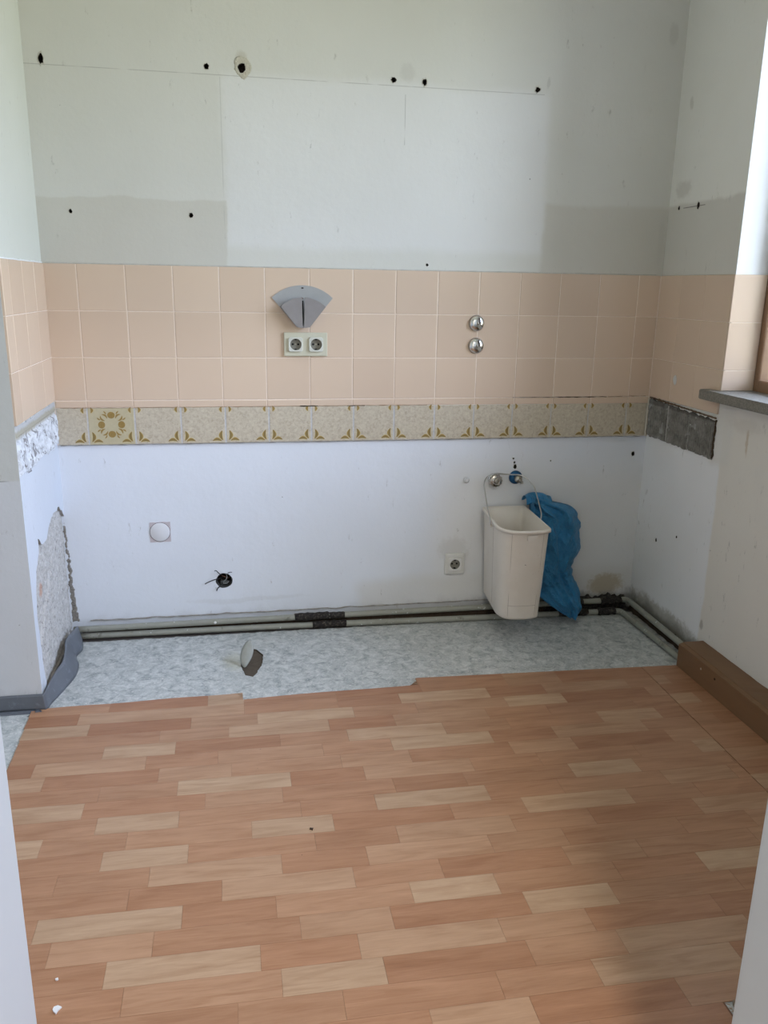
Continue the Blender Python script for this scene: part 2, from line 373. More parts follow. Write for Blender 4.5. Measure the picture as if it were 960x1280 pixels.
holes = [(0.052, 1.91, .0082, 1.7), (0.547, 1.917, .0072, 1), (0.657, 1.919, .014, 1), (1.15, 1.911, .0075, 1), (1.255, 1.91, .0075, 1.4), (1.649, 1.909, .0085, 1),
         (0.103, 1.472, .005, 1), (0.48, 1.471, .006, 1), (1.281, 1.331, .004, 1), (1.645, .617, .003, 1.3), (1.648, .600, .0055, 1.4), (1.640, .632, .0028, 1), (2.128, .641, .006, 1.3), (1.79, .62, .002, 1)]
cut = bmesh.new()
for i, (x, z, r, sz) in enumerate(holes):
    prism_bm(blob(x, z, r, i, sz=sz), fB, -.03, .02, bm=cut)
jb = blob(.543, .193, .031, 40, 24, .10, .92)
prism_bm(jb, fB, -.055, .02, bm=cut)
carve(wb, cut, [m_hole])
s = NT('chipped_hole_lining'); P = s.pos(); X = s.xyz(P)
m_lining = s.fin(s.mix(s.smooth(s.noise(P, 260, 3), .45, .6), (.30, .26, .20), (.05, .04, .03)), .95, .1)
m_lip = simple('crumbled_plaster_lip', (.50, .48, .42), .95, .1, var=.25, nscale=200)
for i, (x, z, r, sz) in enumerate(holes):
    o = cup('drill_hole', blob(x, z, r, i, sz=sz), fB, .028, m_hole, wb)
    o.data.materials.append(m_lip); n = 14
    for k, p in enumerate(o.data.polygons):
        if k < n*(2 if i in (2, 5, 0, 4) else 1): p.material_index = 1
# ring of filler around the biggest hole
def filler_disp(a, b): return .0016+.0012*noise.noise(Vector((a*220, b*220, 2)))
ring = [(x_, z_) for x_, z_ in blob(.660, 1.921, .030, 77, 22, .3)]
inner = blob(0.657, 1.919, .013, 2); ring = ring+[ring[0]]+inner[::-1]+[inner[-1]]
o = patch('filler_patch', ring, fB, .0022, filler_disp, simple('old_filler', (.52, .49, .41), .9, .1, var=.2, nscale=150), wb)
# right wall: two small plugs holes
cut = bmesh.new(); rh = [(-.071, 1.541, .004), (-.197, 1.539, .006), (-.16, .335, .004), (-.30, .39, .003)]
for i, (y, z, r) in enumerate(rh): prism_bm(blob(y, z, r, i+60, sz=1.3), fR, -.02, .02, bm=cut)
carve(wrt, cut, [m_hole])
for i, (y, z, r) in enumerate(rh): cup('drill_hole', blob(y, z, r, i+60, sz=1.3), fR, .018, m_hole, wrt, .001)

# bare plaster in the left corner (a real recess)
pl_poly = rag([(.0, .43), (-.03, .49), (-.09, .517), (-.2, .51), (-.25, .49), (-.285, .465), (-.345, .465), (-.40, .50), (-.405, .455), (-.455, .42), (-.485, .35), (-.50, .27), (-.49, .22), (-.487, .15), (-.475, .08), (-.46, .03), (.0, .03)], .018, .009, 5)
pl_poly = [(.012 if a > -.016 else a, b) for a, b in pl_poly]
pc = [(min(a, .03) if a < -.005 else .03, b) for a, b in pl_poly]
carve(wl, prism_bm(rag([(a, b) for a, b in pl_poly], 1, 0), fL, -.020, .02), [m_raw])
s = NT('bare_crumbling_plaster'); P = s.pos(); n = s.noise(P, 70, 8, .75); n_ = s.noise(P, 12, 4); ns = s.noise(s.mapping(P, (1, 1, .45)), 130, 5, .8)
c = s.ramp(n, [(.28, (.30, .28, .26)), (.46, (.52, .50, .47)), (.66, (.64, .62, .60)), (.85, (.70, .69, .67))])
c = s.mix(s.math('MULTIPLY', s.smooth(ns, .56, .66), .9), c, (.09, .08, .075))
X = s.xyz(P)
dx = s.math('SUBTRACT', X[1], -.40); dz = s.math('SUBTRACT', X[2], .335)
br = s.math('ADD', s.math('SQRT', s.math('ADD', s.math('MULTIPLY', dx, dx), s.math('MULTIPLY', dz, dz))), s.math('MULTIPLY', s.math('SUBTRACT', n_, .5), .05))
c = s.mix(s.math('MULTIPLY', s.smooth(br, .028, .012), .6), c, (.50, .24, .14))
s.bump(s.math('ADD', n, ns), .9, .004); m_plaster = s.fin(c, .95, .1)
def pd(a, b):
    v = -.008+.0045*noise.noise(Vector((a*28, b*28, 0)))+.004*noise.noise(Vector((a*90, b*90, 4)))
    t = abs((b-.235)-(a+.40)*.75)           # the ridge that runs across the patch
    if -.47 < a < -.22 and t < .014: v += .007*(1-t/.014)
    if a > -.035: v -= .003
    return v
patch('bare_plaster', pl_poly, lambda a, b, d: (d, min(a, -.0006), b), .0052, pd, m_plaster, wl, edge=-.010)
# ragged edge of the same damage on the back wall corner
ce = rag([(-.004, .44), (.001, .42), (.004, .33), (.009, .22), (.014, .12), (.024, .06), (-.004, .06)], .009, .006, 9)
patch('bare_plaster', ce, fB, .0025, lambda a, b: .0015+.002*noise.noise(Vector((a*200, b*200, 3))), simple('dirty_plaster_edge', (.24, .22, .195), .95, .1, var=.6, nscale=120, bump=.5), wb)

# ------------------------------------------------------------------ tiles
s = NT('peach_glazed_tile'); P = s.pos(); oi = s.n('ShaderNodeObjectInfo')
n = s.noise(P, 120, 3); n_ = s.noise(P, 7, 3)
c = s.mix(oi.outputs['Random'], (.63, .480, .360), (.685, .530, .400)); c = s.mix(s.math('MULTIPLY', n_, .25), c, (.64, .51, .405))
s.bump(s.math('ADD', s.math('MULTIPLY', n_, .5), s.math('MULTIPLY', s.noise(P, 45, 2), .08)), .25, .004); m_peach = s.fin(c, .22, .5)
s = NT('beige_marbled_decor_tile'); P = s.pos(); n = s.noise(P, 95, 7, .75, .6); n_ = s.noise(P, 30, 4)
c = s.ramp(n, [(.32, (.40, .33, .25)), (.5, (.53, .465, .36)), (.68, (.62, .56, .44))]); m_decor = s.fin(c, .35, .45)
m_motif = simple('ochre_glaze_print', (.30, .195, .055), .35, .45, var=.25, nscale=200)
m_motif2 = simple('dark_olive_glaze_print', (.20, .15, .06), .35, .45, var=.25, nscale=200)
m_halo = simple('pale_yellow_glaze_print', (.55, .46, .25), .35, .45, var=.15, nscale=200)
m_flower = simple('yellowish_decor_glaze', (.50, .44, .29), .35, .45, var=.12, nscale=90)
m_grout = simple('peach_grout', (.78, .66, .56), .85, .2, var=.12, nscale=90, bump=.3)
m_groutw = simple('grey_white_grout', (.52, .51, .50), .85, .2, var=.25, nscale=90, bump=.3)
TH = .0075
tile_cache = {}
def tile(fn, a0, a1, b0, b1, mat, parent, name='tile', th=TH, side='B'):
    """one tile with a pillowed edge; the mesh is local so alike tiles share it"""
    w, h = round(a1-a0, 4), round(b1-b0, 4); key = (w, h, side, mat.name, th)
    if key not in tile_cache:
        f0 = {'B': lambda a, b, d: (a, -d, b), 'R': lambda a, b, d: (-d, a, b), 'L': lambda a, b, d: (d, a, b)}[side]
        vs = []; bv = .0022
        for ins, d in ((0, .0005), (0, th-.0014), (bv*.4, th-.0004), (bv, th)):
            for a, b in ((-w/2+ins, ins), (w/2-ins, ins), (w/2-ins, h-ins), (-w/2+ins, h-ins)): vs.append(f0(a, b, d))
        fs = [(k*4+i, k*4+(i+1) % 4, k*4+4+(i+1) % 4, k*4+4+i) for k in range(3) for i in range(4)]+[(12, 13, 14, 15), (3, 2, 1, 0)]
        me = bpy.data.meshes.new(name); me.from_pydata(vs, [], fs); me.materials.append(mat)
        bm = bmesh.new(); bm.from_mesh(me); bmesh.ops.recalc_face_normals(bm, faces=bm.faces[:]); bm.to_mesh(me); bm.free()
        tile_cache[key] = me
    o = bpy.data.objects.new(name, tile_cache[key]); C.objects.link(o)
    base = fn((a0+a1)/2, b0, 0); o.location = base; o.parent = parent
    jit = random.uniform(-.0035, .0035); jit2 = random.uniform(-.0035, .0035)
    o.rotation_euler = (jit, 0, 0) if side == 'B' else (0, jit, 0)
    if side == 'B': o.rotation_euler[2] = jit2
    else: o.rotation_euler[2] = jit2
    return o
S = .152; x0 = .1065; G = .0010
rows = [(1.1622+.0008, 1.3105), (1.0106, 1.1612), (.8660, 1.0090)]
xc = [0.0045]+[x0+S*i for i in range(14)]+[W-.0085]
grp = bmesh.new()
box_bm(.0005, W-.0005, -.0064, -.0003, .713, 1.3095, bm=grp); part('grout_bed', grp, m_grout, wb)
for b0, b1 in rows:
    for a0, a1 in zip(xc, xc[1:]): tile(fB, a0+G, a1-G, b0, b1, m_peach, wb)
for i, (a0, a1) in enumerate(zip(xc, xc[1:])):       # the narrow cut strip under the third row
    dz = random.uniform(-.0012, .0012)
    tile(fB, a0+G, a1-G, .8405+dz, .8636, m_peach, wb, 'cut_tile', th=.0078)
def leaf(p0, p1, bulge, wid, n=9):
    p0, p1 = Vector(p0), Vector(p1); d = p1-p0; nn = Vector((-d.y, d.x)).normalized(); up, lo = [], []
    for i in range(n):
        t = i/(n-1); c_ = p0.lerp(p1, t)+nn*bulge*math.sin(PI*t); w_ = wid*math.sin(PI*min(1, t*.9+.05))**.8*.5
        up.append(c_+nn*w_); lo.append(c_-nn*w_)
    return [tuple(q) for q in up+lo[::-1]]
def motif_mesh(name, shapes, mats, d=.00035):
    bm = bmesh.new()
    for k, (poly, mi) in enumerate(shapes):
        nb = len(bm.faces); dd = d*(1+.6*mi)
        prism_bm(poly, lambda a, b, e_: (a, -e_, b), 0, dd, bm=bm); bm.faces.ensure_lookup_table()
        for f in bm.faces[nb:]: f.material_index = mi
    me = bpy.data.meshes.new(name); bmesh.ops.recalc_face_normals(bm, faces=bm.faces[:]); bm.to_mesh(me); bm.free()
    for m_ in mats: me.materials.append(m_)
    return me
def corner_motif(sx_):   # origin at the tile's lower corner, sx_=1 left corner, -1 right corner
    L = [((.008, .010), (.010, .044), -.0065, .011), ((.013, .008), (.043, .0085), .006, .0095)]
    out = []
    for p0, p1, bu, wi in L:
        out.append((leaf(p0, p1, bu, wi+.004), 0)); out.append((leaf(p0, p1, bu, wi), 1)); out.append((leaf((p0[0]+.003, p0[1]+.002), p1, bu*.5, wi*.3), 2))
    out.append((leaf((.010, .108), (.010, .1285), -.004, .011), 0)); out.append((leaf((.010, .110), (.009, .1285), -.004, .0085), 1))
    return [([(a*sx_, b) for a, b in poly], mi) for poly, mi in out]
mm = [m_halo, m_motif, m_motif2]
cmL = motif_mesh('corner_print', corner_motif(1), mm); cmR = motif_mesh('corner_print', corner_motif(-1), mm)
fsh = []
for q in range(4):
    def R_(poly, t=q*PI/2): return [(a*math.cos(t)-b*math.sin(t), a*math.sin(t)+b*math.cos(t)) for a, b in poly]
    cres = [(.0125*math.cos(t), .033+.0115*math.sin(t)) for t in [2*PI*i/18 for i in range(18)]]
    fsh.append((R_(cres), 1)); fsh.append((R_([(.0062*math.cos(t), .0395+.0065*math.sin(t)) for t in [2*PI*i/10 for i in range(10)]]), 0))
    for sg in (1, -1):
        fsh.append((R_([(a*sg, b) for a, b in leaf((.0135, .022), (.031, .036), .0045*sg*sg, .0062)]), 1))
        fsh.append((R_([(a*sg, b) for a, b in leaf((.0165, .036), (.0245, .047), .001, .0045)]), 1))
fme = motif_mesh('flower_print', fsh, mm)
dj = [0.0045, .105, .261, .416, .568, .720, .871, 1.023, 1.172, 1.323, 1.473, 1.622, 1.775, 1.925, 2.080, W-.0105]
for i, (a0, a1) in enumerate(zip(dj, dj[1:])):
    g = .0022 if 0 < i < 10 else .0013
    o = tile(fB, a0+g, a1-g, .7125+.0004*(i % 3), .8395, m_flower if i == 1 else m_decor, wb, 'decor_tile')
    o.rotation_euler = (0, 0, 0)
    w = (a1-a0-2*g)/2
    def pr(me, dx, z=0.0):
        k = bpy.data.objects.new(me.name.split('.')[0], me); C.objects.link(k); k.parent = o; k.location = (dx, -TH, z)
    if i < len(dj)-2: pr(cmR, w-.001)
    if i > 0: pr(cmL, -w+.001)
    if i == 1: pr(fme, 0, .069)
grout2 = bmesh.new(); box_bm(.0046, W-.0106, -.0068, -.0065, .7135, .8395, bm=grout2); part('grout_bed', grout2, m_groutw, wb)
# crack and dirt between the cut strip and the rows beside it
def crack(fn, pts, wid, parent, seed):
    top, bot = [], []
    for (a0, b0), (a1, b1) in zip(pts, pts[1:]):
        n = max(2, int(abs(a1-a0)/.006))
        for i in range(n):
            t = i/n; a = a0+(a1-a0)*t; b = b0+(b1-b0)*t+.0012*noise.noise(Vector((a*60, seed, 0)))
            w_ = max(.0002, wid*(.5+1.3*noise.noise(Vector((a*35, seed, 5)))))
            top.append((a, b+w_)); bot.append((a, b-w_))
    return prism_bm(top+bot[::-1], fn, TH-.0012, TH+.0008)
m_crack = simple('dark_joint_dirt', (.07, .05, .035), .95, .1, var=.5, nscale=200)
m_crackb = simple('brown_joint_dirt', (.33, .23, .15), .95, .1, var=.4, nscale=200)
part('joint_crack', crack(fB, [(1.62, .8652), (1.80, .8650)], .0009, wb, 1), m_crack, wb)
part('joint_crack', crack(fB, [(1.775, .8652), (2.0, .8655)], .0019, wb, 2), m_crack, wb)
part('joint_crack', crack(fB, [(2.0, .8655), (2.16, .868)], .0013, wb, 3), m_crackb, wb)
part('joint_crack', crack(fB, [(.58, .8398), (1.30, .8398)], .0011, wb, 4), m_crackb, wb)
part('joint_crack', crack(fB, [(.83, .8405), (.90, .8405)], .0028, wb, 5), m_crack, wb)
part('joint_crack', crack(fB, [(1.00, .8400), (1.07, .8400)], .0022, wb, 6), m_crack, wb)
part('joint_crack', crack(fB, [(.02, .8398), (.58, .8398)], .0008, wb, 7), m_crackb, wb)
part('joint_crack', crack(fB, [(.01, .7115), (2.16, .7115)], .0010, wb, 8), simple('grey_joint_shadow_dirt', (.24, .23, .22), .95, .1), wb)  # line under the decor row: edge shade painted in with the joint dirt
# crumbling plaster edge above the tiles
part('plaster_edge', tube_bm([(.01+i*.02, -.0015-.0012*random.random(), 1.3118+.0014*noise.noise(Vector((i*.7, 0, 0)))) for i in range(108)], .0022, 5), simple('paint_edge', (.52, .50, .46), .9, .1, var=.25), wb)

# left wall tiles
part('grout_bed', box_bm(.0003, .0062, YL+.001, -.0005, .866, 1.3095), m_grout, wl)
ly = [-.009, -.155, -.307, -.459, YL+.0005]
for b0, b1 in rows:
    for a1, a0 in zip(ly, ly[1:]): tile(fL, a0+.0003, a1-.0003, b0, b1, m_peach, wl, side='L')
part('plaster_edge', tube_bm([(.0015+.001*random.random(), -.01-i*.02, 1.3125+.003*noise.noise(Vector((i*.7, 3, 0)))) for i in range(27)], .0025, 5), m_reveal, wl)
# right wall tiles up to the niche, and round its corner
part('grout_bed', box_bm(W-.0062, W-.0003, YR+.001, -.0005, .87, 1.3095), m_grout, wrt)
ry = [-.009, -.157, -.309, YR-.0005]
for b0, b1 in rows:
    for a1, a0 in zip(ry, ry[1:]): tile(fR, a0+.0002, a1-.0002, b0, b1, m_peach, wrt, side='R')
part('grout_bed', box_bm(W+.0003, W+.109, YR-.0062, YR-.0005, .9435, 1.3095), m_grout, wrt)
fJ = lambda a, b, d: (a, YR-d, b)
for b0, b1 in (rows[0], rows[1], (.9435, 1.0090)):
    for a0, a1 in ((W-.0075, W+.109),):
        o = tile(fJ, a0+.0007, a1-.0007, b0, b1, m_peach, wrt); o.rotation_euler = (0, 0, 0)

# left: torn band where the decor row was knocked off
s = NT('torn_white_adhesive'); P = s.pos(); X = s.xyz(P); n = s.noise(s.mapping(P, (1, 1, 1)), 24, 6, .65, 1.0); n_ = s.noise(P, 150, 4)
c = s.ramp(n, [(.30, (.25, .24, .24)), (.40, (.55, .56, .58)), (.55, (.72, .74, .77)), (.8, (.78, .79, .80))])
dk = s.math('MULTIPLY', s.smooth(s.noise(s.mapping(P, (1, 1, .7)), 20, 3, .5, 2.5), .58, .62), .75); c = s.mix(dk, c, (.16, .145, .14))
tp = s.smooth(s.math('ADD', X[2], s.math('MULTIPLY', s.math('SUBTRACT', n, .5), .02)), .818, .832); c = s.mix(tp, c, (.42, .39, .31))
tp2 = s.smooth(s.math('ADD', X[2], s.math('MULTIPLY', s.math('SUBTRACT', n, .5), .02)), .843, .853); c = s.mix(tp2, c, (.50, .50, .49))
s.bump(s.math('ADD', n, n_), .7, .004); m_torn = s.fin(c, .9, .15)
tpoly = rag([(-.002, .862), (YL+.003, .864), (YL+.004, .722), (-.40, .716), (-.26, .722), (-.12, .716), (-.002, .716)], .02, .006, 8)
def td(a, b):
    if b > .835: return .003
    if b > .818: return .0005+.001*noise.noise(Vector((a*80, b*80, 0)))
    return .006+.006*noise.noise(Vector((a*26, b*40, 3)))+.004*noise.noise(Vector((a*90, b*90, 1)))
patch('torn_adhesive', tpoly, fL, .005, td, m_torn, wl)
# right: combed grey adhesive of three missing tiles
s = NT('combed_grey_adhesive'); P = s.pos(); n = s.noise(P, 60, 6, .7); X = s.xyz(P)
c = s.ramp(n, [(.3, (.115, .108, .10)), (.55, (.20, .19, .17)), (.8, (.30, .29, .265))])
wv = s.n('ShaderNodeTexNoise'); wv.inputs['Scale'].default_value = 22; s.t.links.new(P, wv.inputs['Vector'])
c = s.mix(s.math('MULTIPLY', s.smooth(wv.outputs[0], .60, .68), .8), c, (.42, .42, .40))
rw = s.math('SINE', s.math('MULTIPLY', s.math('ADD', X[1], s.math('MULTIPLY', s.math('SUBTRACT', s.noise(P, 18, 2), .5), .006)), 598.4)); c = s.mix(s.math('MULTIPLY', s.smooth(rw, .1, .9), .55), c, (.34, .33, .30))
tpk = s.smooth(s.math('ADD', X[2], s.math('MULTIPLY', s.math('SUBTRACT', n, .5), .03)), .835, .842); c = s.mix(s.math('MULTIPLY', tpk, .6), c, (.07, .06, .055))
s.bump(n, .5, .002); m_adh = s.fin(c, .9, .15)
def ad(a, b):
    w_ = .0036*math.sin((a+.003*noise.noise(Vector((a*20, b*30, 0))))*2*PI/.0105)
    return .0052+w_+.0015*noise.noise(Vector((a*40, b*40, 1)))
for k, (y1, y0) in enumerate(((-.010, -.152), (-.157, -.303), (-.308, -.462))):
    pb = rag([(y1, .858-.004*k), (y1, .716), (y0, .714-(.004 if k == 2 else 0)), (y0+(.006 if k == 2 else 0), .79), (y0, .854-.006*k)], .014, .0045, 20+k)
    patch('adhesive_patch', pb, fR, .0022, ad, m_adh, wrt, edge=.0003)
for y, z0, z1 in ((-.154, .718, .85), (-.3055, .716, .80)):
    part('grout_ridge', tube_bm([(W-.0035, y+.0018*noise.noise(Vector((z*60, 0, y))), z) for z in [z0+(z1-z0)*i/24 for i in range(25)]], [.0012+.0014*abs(noise.noise(Vector((i*.9, 2, y)))) for i in range(25)], 6), simple('pale_grout_ridge', (.50, .48, .44), .9, .1, var=.2), wrt)
part('grout_ridge', tube_bm([(W-.008, -.008, z) for z in [.712+.15*i/20 for i in range(21)]], .0032, 6, jitter=.3), simple('cream_corner_joint', (.62, .57, .48), .9, .1, var=.2), wrt)
part('plaster_edge', tube_bm([(W-.004, -.012-.45*i/60, .8632-.0002*i+.003*noise.noise(Vector((i*.6, 9, 0)))) for i in range(61)], [.003+.0022*noise.noise(Vector((i*.8, 4, 4))) for i in range(61)], 6), simple('brown_joint_crumbs', (.16, .11, .075), .95, .1, var=.6), wrt)
part('plaster_edge', tube_bm([(W-.003, YR+.004+.006*noise.noise(Vector((z*50, 0, 0))), z) for z in [.715+.13*i/30 for i in range(31)]], [.0035+.002*noise.noise(Vector((i*.8, 7, 4))) for i in range(31)], 6), m_crack, wrt)
part('paint_spot', prism_bm(blob(-.183, .948, .012, 5, 10, .3, 1.5), fR, TH, TH+.0012), simple('pale_paint_spot', (.62, .62, .60), .6, .3), wrt)

# ------------------------------------------------------------------ vinyl skirting that peels off the pillar
s = NT('grey_vinyl_skirting'); P = s.pos(); n = s.noise(P, 9, 5); c = s.mix(n, (.082, .088, .100), (.15, .163, .185)); c = s.mix(s.math('MULTIPLY', s.smooth(s.noise(P, 40, 5, .7), .58, .68), .4), c, (.22, .24, .27))
m_vinyl = s.fin(c, .38, .5)
def ribbon(secs, n=5, k=6, th=.0018):
    tops = catmull([a for a, b in secs], n); bots = catmull([b for a, b in secs], n); bm = bmesh.new(); grid = []
    for t, b in zip(tops, bots):
        row = []
        for i in range(k+1):
            u = i/k; q = t.lerp(b, u); row.append(bm.verts.new(q))
        grid.append(row)
    for r0, r1 in zip(grid, grid[1:]):
        for i in range(k): bm.faces.new((r0[i], r1[i], r1[i+1], r0[i+1]))
    bmesh.ops.recalc_face_normals(bm, faces=bm.faces[:])
    g = bmesh.ops.solidify(bm, geom=bm.faces[:], thickness=th); return bm
secs = [((-.9, YL-.003, .054), (-.9, YL-.006, .001)), ((-.5, YL-.003, .053), (-.5, YL-.006, .001)), ((-.1, YL-.003, .052), (-.1, YL-.006, .001)), ((-.012, YL-.004, .052), (-.006, YL-.010, .001)),
        ((.004, YL-.001, .052), (.012, YL-.006, .001)), ((.007, YL+.03, .052), (.018, YL+.03, .001)), ((.008, -.46, .053), (.030, -.46, .001)), ((.014, -.40, .058), (.044, -.40, .001)),
        ((.026, -.34, .066), (.058, -.33, .002)), ((.020, -.27, .074), (.056, -.25, .004)), ((.012, -.21, .080), (.038, -.19, .008)), ((.020, -.15, .082), (.050, -.14, .010)), ((.030, -.085, .078), (.040, -.075, .018))]
bl = struct(obj('baseboard_left', ribbon(secs), m_vinyl, None, True))
# foot of the skirting that curls over the floor in front
part('skirting_foot', ribbon([((-.9, YL-.008, .004), (-.9, YL-.028, .0012)), ((-.1, YL-.008, .004), (-.1, YL-.028, .0012)), ((-.02, YL-.010, .004), (-.02, YL-.026, .0012))], 4, 3, .0015), m_vinyl, bl, True)

# ------------------------------------------------------------------ vinyl parquet-pattern flooring in two sheets
s = NT('beech_parquet_print'); oi = s.n('ShaderNodeObjectInfo'); P = s.pos()
off = s.comb(s.math('MULTIPLY', oi.outputs['Random'], 37.0), s.math('MULTIPLY', oi.outputs['Random'], 91.0), 0.0)
def addv(a, b):
    n = s.n('ShaderNodeVectorMath'); n.operation = 'ADD'; s.t.links.new(a, n.inputs[0]); s.t.links.new(b, n.inputs[1]); return n.outputs[0]
Q = addv(P, off)
g1 = s.noise(s.mapping(Q, (3.2, 30, 1)), 1.6, 5, .6, .9); g2 = s.noise(s.mapping(Q, (9, 170, 1)), 1.5, 4, .7); g3 = s.noise(s.mapping(Q, (2.0, 9, 1)), 1.2, 3, .5, 1.5)
base = oi.outputs['Color']
c = s.mix(1.0, base, s.ramp(g1, [(.30, (.84, .77, .72)), (.5, (1, 1, 1)), (.70, (1.10, 1.12, 1.15))]), 'MULTIPLY')
c = s.mix(1.0, c, s.ramp(g2, [(.35, (.93, .91, .90)), (.65, (1.04, 1.04, 1.04))]), 'MULTIPLY')
c = s.mix(1.0, c, s.ramp(g3, [(.35, (.93, .90, .88)), (.6, (1.03, 1.03, 1.03))]), 'MULTIPLY')
v = s.n('ShaderNodeTexVoronoi'); v.inputs['Scale'].default_value = 11; s.t.links.new(P, v.inputs['Vector'])
c = s.mix(s.math('MULTIPLY', s.math('LESS_THAN', v.outputs['Distance'], .018), .7), c, (.12, .06, .04))
s.bump(g2, .04, .0006); m_strip = s.fin(c, .40, .42)
m_back = simple('vinyl_backing', (.20, .11, .07), .8, .2)
TONE = [(.352, .172, .091), (.410, .225, .128), (.468, .314, .198)]
def tone(t):
    t = max(0, min(1.99, t)); i = int(t); f = t-i; a, b = TONE[i], TONE[i+1] if i < 2 else TONE[2]
    k = random.uniform(.96, 1.04); return tuple((a[j]*(1-f)+b[j]*f)*k for j in range(3))+(1,)
rowdata = {
 -7: [(-.1, .9), (.196, 0), (.49, 1.8), (.60, .4), (.887, .1), (1.165, .5), (1.455, 1.2), (1.639, .3)],
 -6: [(-.1, 0), (.116, 1.5), (.60, .8), (.887, .3), (1.084, 1.8), (1.373, .3), (1.562, 1.4), (1.85, 1)],
 -5: [(-.1, 1.8), (.155, 0), (.444, 1.4), (.638, 1.9), (.928, 1), (1.124, 1.2), (1.411, 1.9), (1.603, .1), (1.889, 1.1)],
 -4: [(-.1, .8), (.36, 1.2), (.554, 1.7), (.845, .2), (1.042, 1.3), (1.33, .8), (1.525, .6), (1.81, .7)],
 -3: [(-.1, 1), (.214, 1.9), (.407, .4), (.698, 1), (.892, 1.8), (1.178, 1.1), (1.375, .7), (1.665, 1.6), (1.856, .2)],
 -2: [(-.1, .1), (.045, 1.4), (.333, .8), (.525, 1.2), (.813, 1), (1.009, 1.9), (1.302, .4), (1.493, 1.4), (1.777, .8)],
 -1: [(-.1, 1.5), (.083, .4), (.372, 1.3), (.561, 1.1), (.856, 1.2), (1.048, .5), (1.34, 1.3), (1.528, .3), (1.819, 1.1)],
 0: [(-.1, .7), (.231, 1), (.425, 2), (.714, .3), (.91, 1.3), (1.206, .9), (1.398, .8), (1.687, .9), (1.869, 1.6)],
 1: [(-.1, 1.8), (.202, .5), (.496, 1.2), (.689, .7), (.978, .5), (1.169, .8), (1.465, 1.8), (1.653, .8), (1.93, .5)],
 2: [(-.1, 1), (.243, 1.8), (.435, 1.1), (.73, .7), (.918, 1.9), (1.21, .6), (1.408, 1), (1.70, 1.3), (1.898, .8)],
 3: [(-.1, 1.8), (.13, 1), (.32, 1.1), (.608, 1.9), (.803, .3), (1.098, 1), (1.286, 1.7), (1.57, .8), (1.759, .6)],
 4: [(-.1, .6), (.274, 1.8), (.463, 1), (.753, .6), (.948, 1.4), (1.233, 1), (1.436, .3), (1.719, 1.4)],
 5: [(-.1, .6), (.188, .9), (.383, 1.5), (.671, .5), (.865, 1.3), (1.157, 1.1), (1.341, .7), (1.639, .8), (1.824, 1.1)],
 6: [(-.1, .7), (.346, .5), (.54, 1.5), (.825, 1), (1.022, .4), (1.316, 1.2), (1.5, .9), (1.79, 1.1)],
 7: [(-.1, .8), (.174, 1.9), (.46, .5), (.652, 1.1), (.94, 1.9), (1.13, 1), (1.41, .5), (1.615, 1.9), (1.9, .8)],
 8: [(-.1, .6), (.213, 1.2), (.408, .7), (.697, 1.3), (.885, .4), (1.175, 1.9), (1.370, .9), (1.66, .7)],
 9: [(-.1, .6), (.326, 1.9), (.615, .4), (.807, 1.5), (1.098, 1.2), (1.288, .4), (1.574, .3), (1.77, 1.2)],
 10: [(-.1, .6), (.365, 1.1), (.652, 1.9), (.847, .3), (1.135, 1.1), (1.326, 1.6), (1.61, .5), (1.8, .9)],
 11: [(-.1, .9), (.28, .9), (.571, 1), (.76, .7), (1.052, .8), (1.244, 1.7), (1.537, .2)],
 12: [(-.1, .9), (.423, 1.0), (.615, .6), (.908, 1.4), (1.096, .2), (1.382, 1.2), (1.57, 1)]}
for k in range(13, 21):     # the rows under the camera follow the same printed rhythm
    x = -.3+((k*.077) % .483); i = 0; L = [(-.1, 1)]
    while x < 1.9:
        if x > 0: L.append((x, random.choice([.3, .8, 1, 1.2, 1.8])))
        x += (.290, .193)[i % 2]; i += 1
    rowdata[k] = L
ytop = lambda k, x: -(.982+.0653*k+.014*x)
def cutedge(x):
    if x < .597: return -.541+.024*x+.002*math.sin(x*21)
    if x < 1.162: return -.572+.02*(x-.6)/.56+.004*math.sin((x-.6)*9)
    return -.508-.038*(x-1.165)/.92
def clip_halfplane(poly, inside_fn, inter):
    out = []
    for i in range(len(poly)):
        a, b = poly[i-1], poly[i]; ia, ib = inside_fn(a), inside_fn(b)
        if ia != ib: out.append(inter(a, b))
        if ib: out.append(b)
    return out
def strip_poly(xa, xb, ya, yb):
    """ya, yb: functions giving the near/far row edges; the first rows follow the torn cut"""
    xs = [xa]+[x for x in (xa+(xb-xa)*i/8 for i in range(1, 8))]+[xb]
    for e_ in (.5965, .5975, 1.1615, 1.1625):
        if xa < e_ < xb: xs.append(e_)
    xs.sort(); far = [(x, min(yb(x), cutedge(x))) for x in xs]; near = [(x, ya(x)) for x in xs]
    pts = [(f, n_) for f, n_ in zip(far, near) if f[1] > n_[1]+.0004]
    if len(pts) < 2: return None
    return [f for f, n_ in pts]+[n_ for f, n_ in pts][::-1]
LX = lambda y: -.028-.004*math.sin(y*9)
v1 = empty('vinyl_flooring', (.95, -1.4, 0)); tag(v1, 'large sheet of beech parquet-pattern flooring left of the long seam', 'flooring')
v2 = empty('vinyl_flooring', (2.02, -1.4, 0)); tag(v2, 'narrow strip of beech parquet-pattern flooring between long seam and wooden pipe cover', 'flooring')
GP = .00022; SEAM = lambda y: 1.9545+.029*(y+.53)
